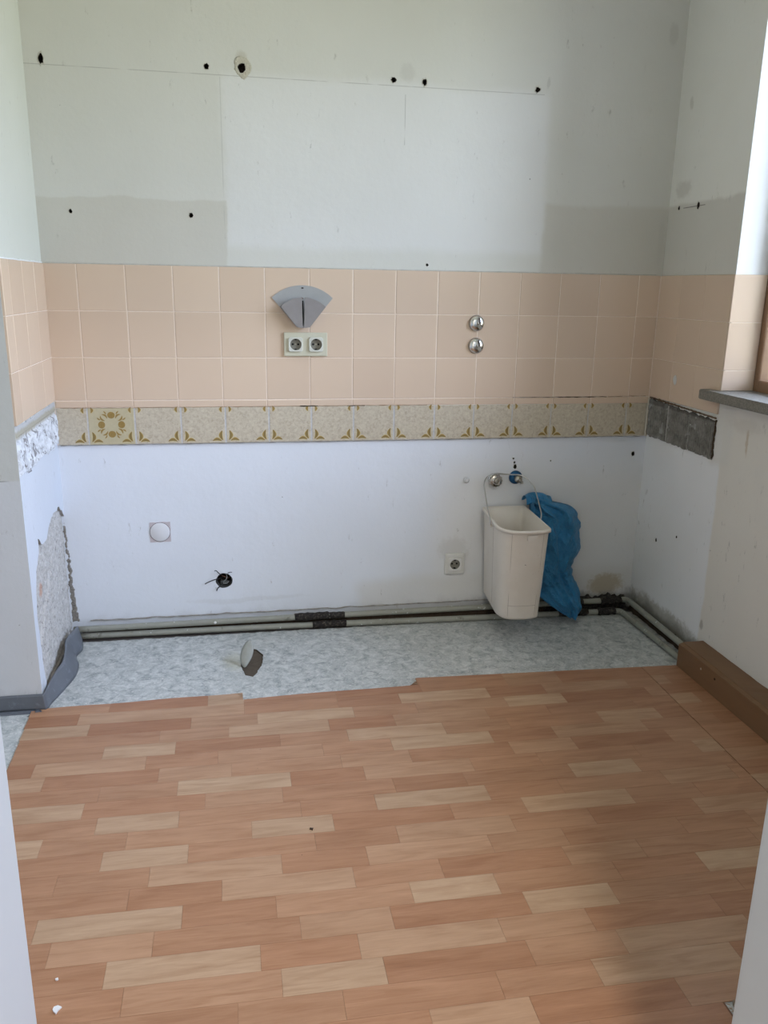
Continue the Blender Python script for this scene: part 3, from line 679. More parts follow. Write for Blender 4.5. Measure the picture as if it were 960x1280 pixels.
for k, L in sorted(rowdata.items()):
    far = (lambda x, k=k: ytop(k, x)-GP) if k > -7 else (lambda x: 1.0)
    near = lambda x, k=k: ytop(k+1, x)+GP
    for i, (xa, t) in enumerate(L):
        yc = ytop(k, 1)-.03
        if i == 0: xa = LX(yc)
        xb = L[i+1][0]-GP if i+1 < len(L) else SEAM(yc)-.0016
        if xa >= 1.95: continue
        # the missing corner by the right door jamb
        if k in (13, 14) and xa > 1.40: continue
        if k in (12, 13, 14) and xb > 1.452: xb = 1.442 if k > 12 else xb
        if k == 13 and xa < 1.45 < xb: xb = 1.452
        pp = strip_poly(xa+GP, xb, near, far)
        if not pp: continue
        o = part('strip', prism_bm(pp, fF, .0008, .0030), m_strip, v1); o.color = tone(t)
# right-hand sheet: rows run on with their own offset
rb = {-7: [(0, .5)], -6: [(0, 1.3), (2.0, .7)], -5: [(0, .2)], -4: [(0, 1.6), (2.03, .7)], -3: [(0, .9)], -2: [(0, .9), (2.02, .1)], -1: [(0, .9)], 0: [(0, .5)], 1: [(0, 1.1)], 2: [(0, .3)]}
for k in range(-7, 21):
    L = rb.get(k, [(0, random.choice([.3, .8, 1.2, 1.6]))]); yc = ytop(k, 2)-.03
    sh = .012
    far = (lambda x, k=k: ytop(k, x)-GP+sh) if k > -7 else (lambda x: 1.0)
    near = lambda x, k=k: ytop(k+1, x)+GP+sh
    for i, (xa, t) in enumerate(L):
        xa = SEAM(yc)+.0016 if i == 0 else xa; xb = 2.0825 if i+1 == len(L) else L[i+1][0]-GP
        pp = strip_poly(xa, xb, near, far)
        if pp: o = part('strip', prism_bm(pp, fF, .0008, .0030), m_strip, v2); o.color = tone(t)
yend = ytop(21, 1)
def backing(xl, xr, parent):
    pts = [(xl+.004+(xr-xl-.008)*i/40) for i in range(41)]
    poly = [(x, cutedge(x)-.004) for x in pts]
    q = [(p_[0], p_[1]) for p_ in poly]
    if xl < 1: q += [(xr, ytop(12.95, 1.9)), (1.447, ytop(12.95, 1.45)), (1.447, yend+.01), (xl+.006, yend+.01)]
    else: q += [(xr, yend+.01), (xl+.004, yend+.01)]
    part('backing', prism_bm(q, fF, .0001, .0007), m_back, parent)
backing(-.030, 1.90, v1); backing(1.962, 2.081, v2)
part('seam_dirt', prism_bm([(SEAM(-.54)-.004, -.54), (SEAM(-.54)+.004, -.54), (SEAM(-2.2)+.004, -2.2), (SEAM(-2.2)-.004, -2.2)], fF, .0001, .0006), m_crack, v1)
# frayed splinters of printed film at the tears
m_shred = simple('torn_print_film', (.40, .27, .17), .7, .2)
for (x, y, n_, sp) in ((.597, -.55, 5, .012), (1.162, -.535, 8, .02), (1.452, -1.865, 4, .01)):
    for i in range(n_):
        a = random.uniform(2.6, 3.7); l = random.uniform(.008, .018)*(1 if sp > .011 else .7); yy = y+random.uniform(-sp, sp)
        part('torn_shred', prism_bm([(x, yy), (x+l*math.cos(a), yy+l*math.sin(a)), (x, yy-.002)], lambda p_, q_, d: (p_, q_, d+abs(p_-x)*.3), .0031, .0038), m_shred, v1)

# the cut flap in the linoleum
fp = empty('linoleum_flap', (.61, -.3, 0)); tag(fp, 'curled leaf-shaped flap of grey linoleum standing up beside its dark hole in the floor', 'flooring scrap')
bm = bmesh.new(); grid = []
for i in range(13):
    t = i/12; row = []
    hw = .023*math.sin(PI*min(1, .12+t*.88))**.7*(1 if t < .97 else .3)+.0015
    cxp = Vector((.606+.012*t, -.345+.05*t, .002+.078*t-.008*t*t))
    for j in range(7):
        u = j/6*2-1; row.append(bm.verts.new(cxp+Vector((u*hw*.85+.010*t, -u*hw*.25+.012*u*u, u*u*.006))))
    grid.append(row)
for r0, r1 in zip(grid, grid[1:]):
    for j in range(6): bm.faces.new((r0[j], r1[j], r1[j+1], r0[j+1]))
bmesh.ops.recalc_face_normals(bm, faces=bm.faces[:]); bmesh.ops.solidify(bm, geom=bm.faces[:], thickness=.0022)
part('flap', bm, simple('linoleum_underside', (.36, .37, .34), .8, .2, var=.15), fp, True)

# ------------------------------------------------------------------ wooden pipe cover along the right wall
s = NT('brown_wood_cover'); P = s.pos(); g = s.noise(s.mapping(P, (22, 2.2, 22)), 2, 5, .6, .6); g2 = s.noise(P, 9, 4)
c = s.mix(g, (.17, .083, .037), (.235, .125, .06)); c = s.mix(s.math('MULTIPLY', g2, .4), c, (.19, .12, .065)); s.bump(g, .1, .001); m_cover = s.fin(c, .5, .4)
pcv = empty('pipe_cover', (2.13, -1.3, 0)); tag(pcv, 'brown wooden pipe boxing along the foot of the right wall', 'pipe cover')
yE = -.545
def cover_poly(z1): return z1
ys = [yE-(i/60)*1.66 for i in range(61)]
bm = bmesh.new()   # front board with a worn top edge
A = [[bm.verts.new((x, y, z)) for x, z in ((2.0845, .001), (2.0845, .083+.0018*noise.noise(Vector((y*30, 0, 0)))), (2.099, .087+.0018*noise.noise(Vector((y*30, 3, 0)))), (2.099, .001))] for y in ys]
for a, b in zip(A, A[1:]):
    for i in range(4): bm.faces.new((a[i], a[(i+1) % 4], b[(i+1) % 4], b[i]))
bm.faces.new(A[0]); bm.faces.new(A[-1][::-1]); part('front_board', bm, m_cover, pcv)
bm = bmesh.new()
A = [[bm.verts.new((x, y, z)) for x, z in ((2.0995, .074), (2.0995, .088), (W-.001+.0*y, .0885+.002*noise.noise(Vector((y*25, 6, 0)))), (W-.001, .074))] for y in ys]
for a, b in zip(A, A[1:]):
    for i in range(4): bm.faces.new((a[i], a[(i+1) % 4], b[(i+1) % 4], b[i]))
bm.faces.new(A[0]); bm.faces.new(A[-1][::-1]); part('top_board', bm, m_cover, pcv)
part('screw_hole', lathe_bm([(.0042, 0), (.0042, .0006), (.0022, .0009)], 12, 'X', (2.0845, -.769, .061)), m_hole, pcv)
part('screw_head', lathe_bm([(.0040, 0), (.0036, .0008), (.001, .0010)], 12, 'X', (2.0845, -.689, .058)), simple('dull_screw', (.45, .38, .30), .4, .5), pcv)

# ------------------------------------------------------------------ heating pipes
s = NT('olive_grey_pipe_paint'); P = s.pos(); n = s.noise(P, 30, 5, .7); c = s.mix(n, (.235, .235, .195), (.33, .33, .285))
c = s.mix(s.math('MULTIPLY', s.smooth(s.noise(P, 75, 3, .5), .67, .71), .9), c, (.62, .63, .62)); c = s.mix(s.math('MULTIPLY', s.smooth(s.noise(P, 16, 5, .7), .60, .68), .7), c, (.13, .12, .10))
s.bump(n, .3, .001); m_pipe = s.fin(c, .42, .45)
s = NT('black_bitumen'); P = s.pos(); n = s.noise(P, 110, 5, .7); c = s.mix(s.smooth(n, .45, .75), (.018, .015, .014), (.12, .10, .085)); s.bump(n, 1.0, .003); m_bit = s.fin(c, .75, .3)
def sleeve(parent, p0, p1, r, seed, mat=None):
    n = max(6, int((Vector(p1)-Vector(p0)).length/.005)); pts = [Vector(p0).lerp(Vector(p1), i/n)+Vector((0, 0, .0008*noise.noise(Vector((i*.4, seed, 0))))) for i in range(n+1)]
    rr = [r*(1+.16*noise.noise(Vector((i*.35, seed, 1)))) for i in range(n+1)]; rr[0] *= .9; rr[-1] *= .9
    return part('pipe_coupling', tube_bm(pts, rr, 14, jitter=.18), mat or m_bit, parent, True)
up = [(.004, -.030, .041), (.4, -.030, .0425), (.9, -.031, .044), (1.5, -.034, .0445), (2.08, -.036, .045), (2.128, -.040, .046), (2.143, -.055, .047), (2.143, -.10, .048), (2.138, -.35, .048), (2.134, -.60, .048)]
lo = [(.020, -.026, .0125), (.4, -.031, .0125), (.9, -.040, .0125), (1.5, -.060, .0125), (2.02, -.070, .0125), (2.085, -.074, .013), (2.102, -.090, .013), (2.104, -.14, .013), (2.108, -.35, .013), (2.113, -.60, .013)]
pu = empty('heating_pipe', (1.1, -.03, .03)); tag(pu, 'upper grey-painted heating pipe above its twin along the wall foot', 'pipe')
pl = empty('heating_pipe', (1.1, -.05, 0)); tag(pl, 'lower grey-painted heating pipe lying on the grey floor', 'pipe')
part('pipe', tube_bm(catmull(up, 5), .0115, 16), m_pipe, pu, True); part('pipe', tube_bm(catmull(lo, 5), .0115, 16), m_pipe, pl, True)
sleeve(pu, (.800, -.031, .0437), (.93, -.031, .044), .0150, 1); sleeve(pu, (.93, -.031, .044), (.99, -.032, .044), .0128, 2)
sleeve(pl, (.866, -.040, .0135), (.995, -.0425, .0135), .0140, 3)
sleeve(pu, (1.845, -.035, .044), (1.955, -.036, .044), .0152, 4); sleeve(pu, (2.03, -.037, .045), (2.118, -.038, .045), .0162, 5)
sleeve(pl, (1.84, -.067, .0145), (1.965, -.069, .0145), .0138, 6); sleeve(pl, (2.005, -.0715, .0145), (2.080, -.0735, .0145), .0142, 7)
part('pipe_nut', tube_bm([(2.1435, -.058, .047), (2.1433, -.066, .047), (2.1432, -.074, .0472)], [.0125, .0135, .0125], 6), simple('dull_metal_nut', (.30, .28, .24), .4, .5, .6), pu)
part('paint_blob', lathe_bm([(.0052, 0), (.0045, .001), (.002, .0018)], 10, 'Y', (.505, -.0415, .044)), simple('white_paint_blob', (.75, .75, .74), .4), pu)
# bitumen and dirt that fills the gap behind the pipes
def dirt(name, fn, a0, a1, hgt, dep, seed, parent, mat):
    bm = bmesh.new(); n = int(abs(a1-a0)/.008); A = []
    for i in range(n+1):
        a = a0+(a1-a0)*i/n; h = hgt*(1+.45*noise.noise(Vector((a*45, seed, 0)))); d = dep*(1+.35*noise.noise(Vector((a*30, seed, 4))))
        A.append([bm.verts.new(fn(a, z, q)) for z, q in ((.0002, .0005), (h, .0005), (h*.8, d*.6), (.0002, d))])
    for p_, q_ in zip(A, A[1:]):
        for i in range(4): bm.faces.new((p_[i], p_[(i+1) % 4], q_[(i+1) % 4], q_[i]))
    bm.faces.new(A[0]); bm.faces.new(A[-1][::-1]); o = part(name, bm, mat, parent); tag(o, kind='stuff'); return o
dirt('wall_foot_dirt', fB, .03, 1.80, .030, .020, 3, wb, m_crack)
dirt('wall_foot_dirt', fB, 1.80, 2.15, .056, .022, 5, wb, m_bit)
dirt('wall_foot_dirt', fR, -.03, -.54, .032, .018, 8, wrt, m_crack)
part('plaster_edge', tube_bm([(.06+i*.018, -.004-.003*abs(noise.noise(Vector((i*.9, 1, 0)))), .063+.0045*noise.noise(Vector((i*.35, 5, 0)))) for i in range(97)], [.0022+.0018*noise.noise(Vector((i*.8, 8, 0))) for i in range(97)], 6), simple('chipped_plaster_edge', (.34, .32, .29), .95, .1, var=.6, nscale=90), wb)

# ------------------------------------------------------------------ chrome things, sockets and boxes on the back wall
m_chrome = simple('chrome', (.70, .70, .70), .12, .5, 1.0, var=.06, nscale=14)
m_chromed = simple('dull_limescaled_chrome', (.48, .45, .40), .28, .5, 1.0, var=.3, nscale=90, bump=.2)
m_dark = simple('dark_slot', (.02, .02, .02), .8, .2)
cp = empty('blanking_cap', (1.468, -TH, 1.1335)); tag(cp, 'upper of two round chrome blanking caps on the peach tiles', 'pipe cap', 'chrome blanking caps on the tiles')
bm = lathe_bm([(.0265, 0), (.0275, .003), (.0268, .008), (.0235, .0125), (.017, .0155), (.009, .017), (.0005, .0175)], 40); o = obj('cap', bm, m_chrome, cp, True)
bm = lathe_bm([(.0045, .0168), (.0045, .0182), (.003, .0186)], 12); obj('centre_screw', bm, m_chromed, cp, True)
bm = lathe_bm([(.0285, -.0005), (.0290, .0012), (.0276, .0018)], 40); obj('gasket', bm, simple('grey_gasket', (.22, .20, .18), .7), cp, True)
c2 = cp.copy(); C.objects.link(c2); c2.location = (1.4695, -TH, 1.054); c2['label'] = 'lower of two round chrome blanking caps on the peach tiles'; c2.rotation_euler = (0, 1.9, 0)
for ch in list(cp.children):
    k = ch.copy(); C.objects.link(k); k.parent = c2
def socket_insert(mat, darkm, r=.0195, sq=.0245, dep=.008):
    """local meshes: square insert with a round well, two pin holes and two earth clips; returns list of (name, mesh)"""
    out = []
    bm = bmesh.new(); seg = 32
    sqr = []
    for i in range(seg):
        t = 2*PI*(i+.5)/seg; c_, s_ = math.cos(t), math.sin(t); q = sq/max(abs(c_), abs(s_)); sqr.append((c_*q, s_*q))
    rings = [[bm.verts.new((a*k_, -d, b*k_)) for a, b in sqr] for k_, d in ((1.0, 0), (1.0, dep), (.975, dep+.001))]
    for rr, d in ((r*1.06, dep+.001), (r, dep), (r*.97, -.006), (.0001, -.006)):
        rings.append([bm.verts.new((rr*math.cos(2*PI*(i+.5)/seg), -d, rr*math.sin(2*PI*(i+.5)/seg))) for i in range(seg)])
    for a, b in zip(rings, rings[1:]):
        for i in range(seg): bm.faces.new((a[i], a[(i+1) % seg], b[(i+1) % seg], b[i]))
    out.append(('insert', bm, mat)); bm.faces.ensure_lookup_table()
    for f in bm.faces:
        c_ = f.calc_center_median()
        if math.hypot(c_.x, c_.z) < r*1.005: f.material_index = 1
    for sx_ in (-1, 1): out.append(('pin_hole', lathe_bm([(.0036, -.0058), (.0036, -.0048), (.0016, -.0046)], 12, 'Y', (sx_*.0095, -.0008, 0)), darkm))
    for sz in (-1, 1): out.append(('earth_clip', box_bm(-.0035, .0035, -.0060, .0052, sz*.0165-.0014, sz*.0165+.0014), darkm))
    out.append(('centre_screw', lathe_bm([(.0024, -.0058), (.0022, -.0042), (.001, -.0040)], 10), m_chromed))
    return out
m_cream = simple('yellowed_cream_plastic', (.56, .54, .42), .35, .45, var=.04, nscale=30)
m_cream2 = simple('greyed_white_plastic', (.60, .60, .53), .32, .45, var=.05, nscale=30)
m_well = simple('socket_well_shade', (.26, .25, .21), .45, .4)
ds = empty('double_socket', (.852, -TH, 1.0565)); tag(ds, 'cream double wall socket on the peach tiles under the grey fan-shaped holder', 'socket')
bm = box_bm(-.0755, .0755, -.0095, -.0002, -.0405, .0405, bevel=.0028); fr_ = obj('frame', bm, m_cream, ds)
cut = bmesh.new()
for sx_ in (-.0355, .0355): lathe_bm([(.0205, -.05), (.0205, .05)], 32, 'Y', (.852+sx_, 0, 1.0565), bm=cut)
bpy.context.view_layer.update(); carve(fr_, cut, [m_cream])
for sx_ in (-.0355, .0355):
    it = None
    for nm, b_, mt in socket_insert(m_cream2, m_dark):
        if nm == 'insert': it = obj(nm, b_, mt, ds); it.data.materials.append(m_well); it.location = (sx_, -.0075, 0)
        else: obj(nm, b_, mt, it)
ss = empty('wall_socket', (1.4225, 0, .2215)); tag(ss, 'single white wall socket low on the wall left of the hanging bin', 'socket')
m_sock = simple('off_white_socket_plastic', (.66, .65, .61), .35, .45, var=.04, nscale=30)
bm = box_bm(-.040, .040, -.013, -.0003, -.0425, .0425, bevel=.006); fr_ = obj('frame', bm, m_sock, ss)
cut = lathe_bm([(.0205, -.05), (.0205, .05)], 32, 'Y', (1.4225, 0, .2215))
bpy.context.view_layer.update(); carve(fr_, cut, [m_sock])
for nm, b_, mt in socket_insert(simple('off_white_socket_insert', (.70, .69, .66), .32, .45), m_dark, sq=.0255, dep=.006):
    if nm == 'insert': it = obj(nm, b_, mt, ss); it.data.materials.append(m_well); it.location = (0, -.0115, 0)
    else: obj(nm, b_, mt, it)
# grey fan-shaped filter-paper holder
s = NT('grey_moulded_plastic'); P = s.obj(); n = s.noise(P, 45, 5, .6); c = s.mix(n, (.235, .215, .21), (.295, .275, .27)); s.bump(s.noise(P, 400, 2), .1, .0005); m_grey = s.fin(c, .42, .4)
s = NT('grey_moulded_plastic_pale'); P = s.obj(); n = s.noise(P, 45, 5, .6); c = s.mix(n, (.34, .34, .335), (.40, .40, .395)); m_grey2 = s.fin(c, .42, .4)
fh = empty('filter_holder', (.8425, -TH, 1.115)); tag(fh, 'grey fan-shaped plastic coffee filter holder on the tiles above the double socket', 'filter holder')
RO, RI, AH = .146, .104, .80; zc = -.012    # apex below the foot
def fan(r0, r1, half, n=20, xf=1.0):
    return [(r1*math.sin(-half+2*half*i/n)*xf, zc+r1*math.cos(-half+2*half*i/n)) for i in range(n+1)]+[(r0*math.sin(half-2*half*i/n)*xf, zc+r0*math.cos(half-2*half*i/n)) for i in range(n+1)]
def fan_outline(r1, n=24, foot=.026, half=.80):
    return [(r1*math.sin(-half+2*half*i/n), zc+r1*math.cos(-half+2*half*i/n)) for i in range(n+1)]+[(foot, .006), (foot-.004, .001), (.010, -.001), (-.010, -.001), (-foot+.004, .001), (-foot, .006)]
bm = prism_bm(fan_outline(.152, half=.76), lambda a, b, d: (a, -d, b), 0, .004); obj('back_plate', bm, m_grey2, fh)
for half0, half1 in ((-.76, -.70), (.70, .76)):      # side walls of the pocket
    bm = bmesh.new()
    poly = [(r*math.sin(h), zc+r*math.cos(h)) for r, h in ((.112, half0), (.112, half1), (.045, half1), (.045, half0))]
    prism_bm(poly, lambda a, b, d: (a, -d, b), .004, .030, bm=bm)
    obj('side_wall', bm, m_grey, fh)
def half_front(sg):
    hi, lo_ = .755, .045; n = 12
    P_ = [(sg*.112*math.sin(lo_+(hi-lo_)*i/n), zc+.112*math.cos(lo_+(hi-lo_)*i/n)) for i in range(n+1)]
    P_ += [(sg*.026, .006), (sg*.022, .001), (sg*.0022, -.001)]
    return P_
for sg in (-1, 1):
    bm = prism_bm(half_front(sg), lambda a, b, d: (a, -d-.05*max(0, b)*(.4), b), .030, .034)
    bmesh.ops.recalc_face_normals(bm, faces=bm.faces[:]); obj('front_panel', bm, m_grey, fh)
bm = prism_bm([(-.0022, .002), (.0022, .002), (.0022, .09), (-.0022, .09)], lambda a, b, d: (a, -d, b), .010, .0135); obj('slot', bm, m_dark, fh)
bm = prism_bm([(-.012, -.001), (.012, -.001), (.012, .004), (-.012, .004)], lambda a, b, d: (a, -d, b), .004, .033); obj('foot', bm, m_grey, fh)
bm = prism_bm([(.0045*math.cos(t), .131+.0022*math.sin(t)) for t in [2*PI*i/12 for i in range(12)]], lambda a, b, d: (a, -d, b), .004, .0062); obj('screw', bm, m_dark, fh)
bm = prism_bm(blob(-.003, .096, .0048, 3, 10, .5), lambda a, b, d: (a, -d, b), .004, .012); obj('peg', bm, simple('rusty_peg', (.20, .17, .15), .6), fh)

# round blank cover in a square cut-out
jc = empty('junction_box_cover', (.3225, -.0002, .3895)); tag(jc, 'round white blanking cover in a small square patch on the white wall', 'junction box')
s = NT('pinkish_plaster_square'); P = s.obj(); n = s.noise(P, 90, 5, .7); m_pink = s.fin(s.mix(n, (.46, .40, .42), (.62, .57, .58)), .9, .1)
obj('square_surround', prism_bm(rag([(-.036, -.038), (.037, -.037), (.037, .0375), (-.035, .0365)], .012, .0012, 2), lambda a, b, d: (a, -d, b), 0, .0012), m_pink, jc)
obj('joint_ring', lathe_bm([(.0362, 0), (.0362, .0020), (.0345, .0020), (.0345, .0006)], 40), simple('dark_joint_ring', (.13, .11, .11), .8), jc)
obj('cover_disc', lathe_bm([(.0347, 0), (.0347, .0024), (.0335, .0032), (.0005, .0034)], 40), simple('painted_cover', (.70, .70, .72), .6, .3, var=.02), jc, True)
# open box with wire ends
jo = empty('open_junction_box', (.543, 0, .193)); tag(jo, 'open round junction hole with loose wire ends in the white wall', 'junction box')
obj('box_ring', lathe_bm([(.0275, -.048), (.0285, .0), (.0272, .0005), (.026, -.046)], 28, cap=False), simple('dark_box_wall', (.05, .05, .05), .7, .3, var=.5), jo, True)
m_wire = simple('black_wire', (.022, .020, .020), .5, .4); m_wire2 = simple('grey_wire', (.22, .22, .21), .5, .4); m_wire3 = simple('brown_wire', (.14, .06, .035), .5, .4)
wires = [([(-.005, .03, .004), (-.018, .004, .007), (-.034, -.008, .008), (-.056, -.012, .001), (-.070, -.012, -.006)], .0018, m_wire),
         ([(-.004, .03, .010), (-.014, .002, .024), (-.022, -.008, .036), (-.028, -.010, .043), (-.034, -.009, .042)], .0014, m_wire),
         ([(.006, .03, .010), (.013, .002, .027), (.022, -.008, .034), (.029, -.009, .034)], .0013, m_wire),
         ([(-.004, .03, -.010), (-.014, .002, -.020), (-.025, -.008, -.027), (-.029, -.009, -.036)], .0020, m_wire),
         ([(-.012, .03, -.005), (-.006, .000, -.003), (.006, -.004, .004), (.010, .004, .016), (.004, .02, .020)], .0016, m_wire2),
         ([(.010, .03, -.012), (.016, .006, -.006), (.006, .000, -.012), (-.006, .008, -.010), (-.012, .03, -.006)], .0016, m_wire2),
         ([(.020, .035, .002), (.014, .008, .006), (.004, .006, .012), (-.010, .012, .016)], .0015, m_wire3)]
for pts, r, mt in wires: obj('wire', tube_bm(catmull(pts, 5), r, 8), mt, jo, True)
obj('wire_connector', box_bm(-.014, .012, .018, .032, -.022, -.008, bevel=.002), simple('grey_connector', (.16, .18, .19), .4), jo)
# small white pipe plug
pp = empty('pipe_plug', (1.4575, 0, .5535)); tag(pp, 'small round white pipe plug on the wall left of the water valves', 'pipe plug')
obj('flange', lathe_bm([(.0125, 0), (.0125, .003), (.0105, .0045), (.0095, .0045)], 24), simple('white_plug', (.68, .68, .68), .4), pp, True)
obj('plug', lathe_bm([(.0085, .003), (.0085, .012), (.007, .0145), (.0005, .015)], 20), simple('white_plug_core', (.60, .60, .60), .4), pp, True)

# ------------------------------------------------------------------ water valves
m_blue = simple('blue_valve_enamel', (.012, .09, .21), .22, .5, .35, var=.15, nscale=40)
def valve(loc, label, blue):
    v_ = empty('water_valve', loc); tag(v_, label, 'valve', 'water valves on the wall')
    if blue:
        obj('rosette', lathe_bm([(.026, 0), (.0265, .004), (.024, .010), (.018, .014), (.010, .016)], 36), m_blue, v_, True)
        obj('body', lathe_bm([(.011, .012), (.011, .028), (.0135, .029), (.0135, .040), (.011, .041), (.011, .047)], 24), m_chromed, v_, True)
        obj('stem', lathe_bm([(.0055, .045), (.0055, .060), (.0035, .062), (.0035, .0625)], 12), m_chromed, v_)
        obj('lug', box_bm(.004, .013, -.058, -.044, -.014, -.004, bevel=.0015), m_chromed, v_)
    else:
        obj('rosette', lathe_bm([(.0195, 0), (.0200, .004), (.0175, .009), (.012, .012)], 32), m_chrome, v_, True)
        obj('body', lathe_bm([(.013, .008), (.013, .026), (.022, .027), (.0235, .030), (.0235, .040), (.021, .043)], 32), m_chromed, v_, True)
        for i in range(12):
            t = 2*PI*i/12; obj('grip_rib', lathe_bm([(.0022, .0285), (.0022, .0415)], 6, 'Y', (.0235*math.cos(t), 0, .0235*math.sin(t))), m_chromed, v_)
        obj('inner_ring', lathe_bm([(.015, .042), (.015, .046), (.011, .046), (.011, .0425)], 24), m_chrome, v_, True)
        obj('stem', lathe_bm([(.006, .042), (.006, .052), (.004, .054)], 10), m_chromed, v_)
        obj('lug', box_bm(.005, .012, -.052, -.043, -.013, -.004, bevel=.0015), m_chrome, v_)
    return v_
valve((1.563, 0, .556), 'left chrome water valve holding up the bin handle', False)
valve((1.652, 0, .559), 'right blue-flanged water valve holding up the bin handle', True)

# ------------------------------------------------------------------ hanging bin
s = NT('cream_bin_plastic'); P = s.pos(); n = s.noise(P, 18, 5, .6); c = s.mix(n, (.66, .60, .52), (.74, .69, .62)); c = s.mix(s.math('MULTIPLY', s.smooth(s.noise(P, 60, 4, .7), .64, .72), .3), c, (.38, .30, .22))
m_bin = s.fin(c, .38, .45); s.b.inputs['Subsurface Weight'].default_value = .0
m_line = simple('bin_seam_line', (.34, .29, .24), .5)
bn = empty('waste_bin', (1.59, -.19, .10)); tag(bn, 'cream plastic cupboard bin hanging by its wire handle from the water valves', 'bin')
def rnd(p0, c_, p1, n=6):    # rounded corner
    return [tuple((1-t)**2*p0[i]+2*t*(1-t)*c_[i]+t*t*p1[i] for i in (0, 1)) for t in [k/n for k in range(n+1)]]
top = rnd((1.522, -.055), (1.523, -.030), (1.545, -.030), 4)[::-1]
top = [(1.521, -.060), (1.512, -.14), (1.504, -.22), (1.500, -.262)]+rnd((1.499, -.275), (1.500, -.350), (1.560, -.356), 8)+[(1.60, -.358)]+rnd((1.635, -.356), (1.666, -.354), (1.668, -.325), 6)+[(1.672, -.24), (1.677, -.14), (1.681, -.060)]+rnd((1.682, -.050), (1.683, -.030), (1.664, -.030), 4)+[(1.60, -.030)]+rnd((1.540, -.030), (1.522, -.030), (1.521, -.048), 4)
cx_, cy_ = 1.5925, -.175
def loop(t, grow=0.0):       # t=1 rim, 0 bottom
    out = []
    for x, y in top:
        kx = .865+.135*t; ky = .865+.135*t
        X_ = cx_+.004*(1-t)+(x-cx_)*(kx+grow/.08); Y_ = (-.030)+(y+.030)*(.885+.115*t)
        if grow: Y_ += grow*(1 if y > -.19 else -1)*min(1, abs(y+.19)/.14)
        out.append((X_, Y_))
    return out
ZB, ZT = .103, .449
bm = bmesh.new(); rings = []
for t, g, z in ((0.0, -.016, ZB), (0.0, -.006, ZB+.002), (.005, -.001, ZB+.007), (.02, 0, ZB+.016), (.14, 0, ZB+.060), (.4, 0, .24), (.7, 0, .345), (.985, 0, .442), (1, 0, ZT), (1, -.0025, ZT), (.7, -.0025, .345), (.2, -.0025, .17), (.02, -.004, ZB+.010), (.0, -.02, ZB+.005)):
    rings.append([bm.verts.new((x, y, z)) for x, y in loop(t, g)])
N = len(top)
for a, b in zip(rings, rings[1:]):
    for i in range(N): bm.faces.new((a[i], a[(i+1) % N], b[(i+1) % N], b[i]))
bm.faces.new(rings[0]); bm.faces.new(rings[-1]); part('body', bm, m_bin, bn, True)
rimp = [Vector((x, y, ZT)) for x, y in loop(1, .0022)]; rimp.append(rimp[0])
bm = bmesh.new(); prev = None; R0 = []
for i, p in enumerate(rimp[:-1]):
    d = (rimp[(i+1) % (len(rimp)-1)]-rimp[i-1 if i else -2]).normalized(); nn = Vector((d.y, -d.x, 0)); c0 = Vector((cx_, cy_, ZT))
    if nn.dot(p-c0) < 0: nn = -nn
    R0.append([bm.verts.new(p+nn*a+Vector((0, 0, b))) for a, b in ((-.004, .001), (-.002, .0035), (.003, .0035), (.0052, .001), (.0052, -.007), (.0034, -.0078), (.0028, -.002))])
for i in range(len(R0)):
    a, b = R0[i], R0[(i+1) % len(R0)]
    for k in range(6): bm.faces.new((a[k], b[k], b[k+1], a[k+1]))
part('rim', bm, m_bin, bn, True)
# tab under the rim, moulding lines and a scratch
def onbin(i, t, off=.0006):
    """point i (float index in the loop) on the outer wall at height t"""
    L = loop(t, 0); a = L[int(i) % N]; b = L[(int(i)+1) % N]; f = i-int(i); p = Vector((a[0]+(b[0]-a[0])*f, a[1]+(b[1]-a[1])*f, 0))
    z = ZB+.016+(ZT-ZB-.016)*t; nn = Vector((b[1]-a[1], -(b[0]-a[0]), 0)).normalized()
    if nn.dot(p-Vector((cx_, cy_, 0))) < 0: nn = -nn
    p = p+nn*off; p.z = z; return p
def moulding(i, t0, t1, w_=.0007):
    return part('moulding_line', tube_bm([onbin(i, t0+(t1-t0)*k/10, .0003) for k in range(11)], w_, 5), m_line, bn)
moulding(1.9, .03, .97, .0006); moulding(9.6, .0, .96, .0007); moulding(14.7, .0, .97, .0006)
bm = bmesh.new(); part('moulding_line', tube_bm([onbin(9.4+.35*k, .13, .0003) for k in range(16)], .0006, 5), m_line, bn)
p0 = onbin(12.9, .94, 0); nrm = Vector((0, -1, 0))
part('latch_tab', prism_bm([(-.016, .018), (.022, .018), (.010, .003), (-.006, 0), (-.016, .002)], lambda a, b, d: (p0.x+a, p0.y-d, p0.z-.012+b), -.002, .0075), m_bin, bn)
q0 = onbin(12.6, .62, .0); part('scratch', prism_bm([(-.005, 0), (.0, -.001), (.005, .0003), (.0, .0012)], lambda a, b, d: (q0.x+a, q0.y-d, q0.z+b), .0, .0008), m_dark, bn)
hw = [(1.4975, -.205, .425), (1.493, -.205, .450), (1.498, -.150, .487), (1.505, -.085, .535), (1.508, -.068, .556), (1.520, -.052, .5705), (1.545, -.040, .5805), (1.563, -.036, .5830), (1.60, -.035, .5790), (1.640, -.036, .5765), (1.652, -.037, .5765), (1.672, -.045, .5695), (1.694, -.062, .550), (1.703, -.080, .532), (1.698, -.150, .486), (1.692, -.19, .462), (1.6865, -.20, .447), (1.682, -.20, .428)]
part('handle', tube_bm(catmull(hw, 5), .0023, 10), simple('galvanised_wire', (.50, .49, .46), .3, .5, .9, var=.1), bn, True)
for x, y, z in ((1.4975, -.205, .430), (1.682, -.20, .432)):
    part('handle_pivot', tube_bm([(x-.004, y, z), (x+.004, y, z)], .0052, 12), m_bin, bn, True)

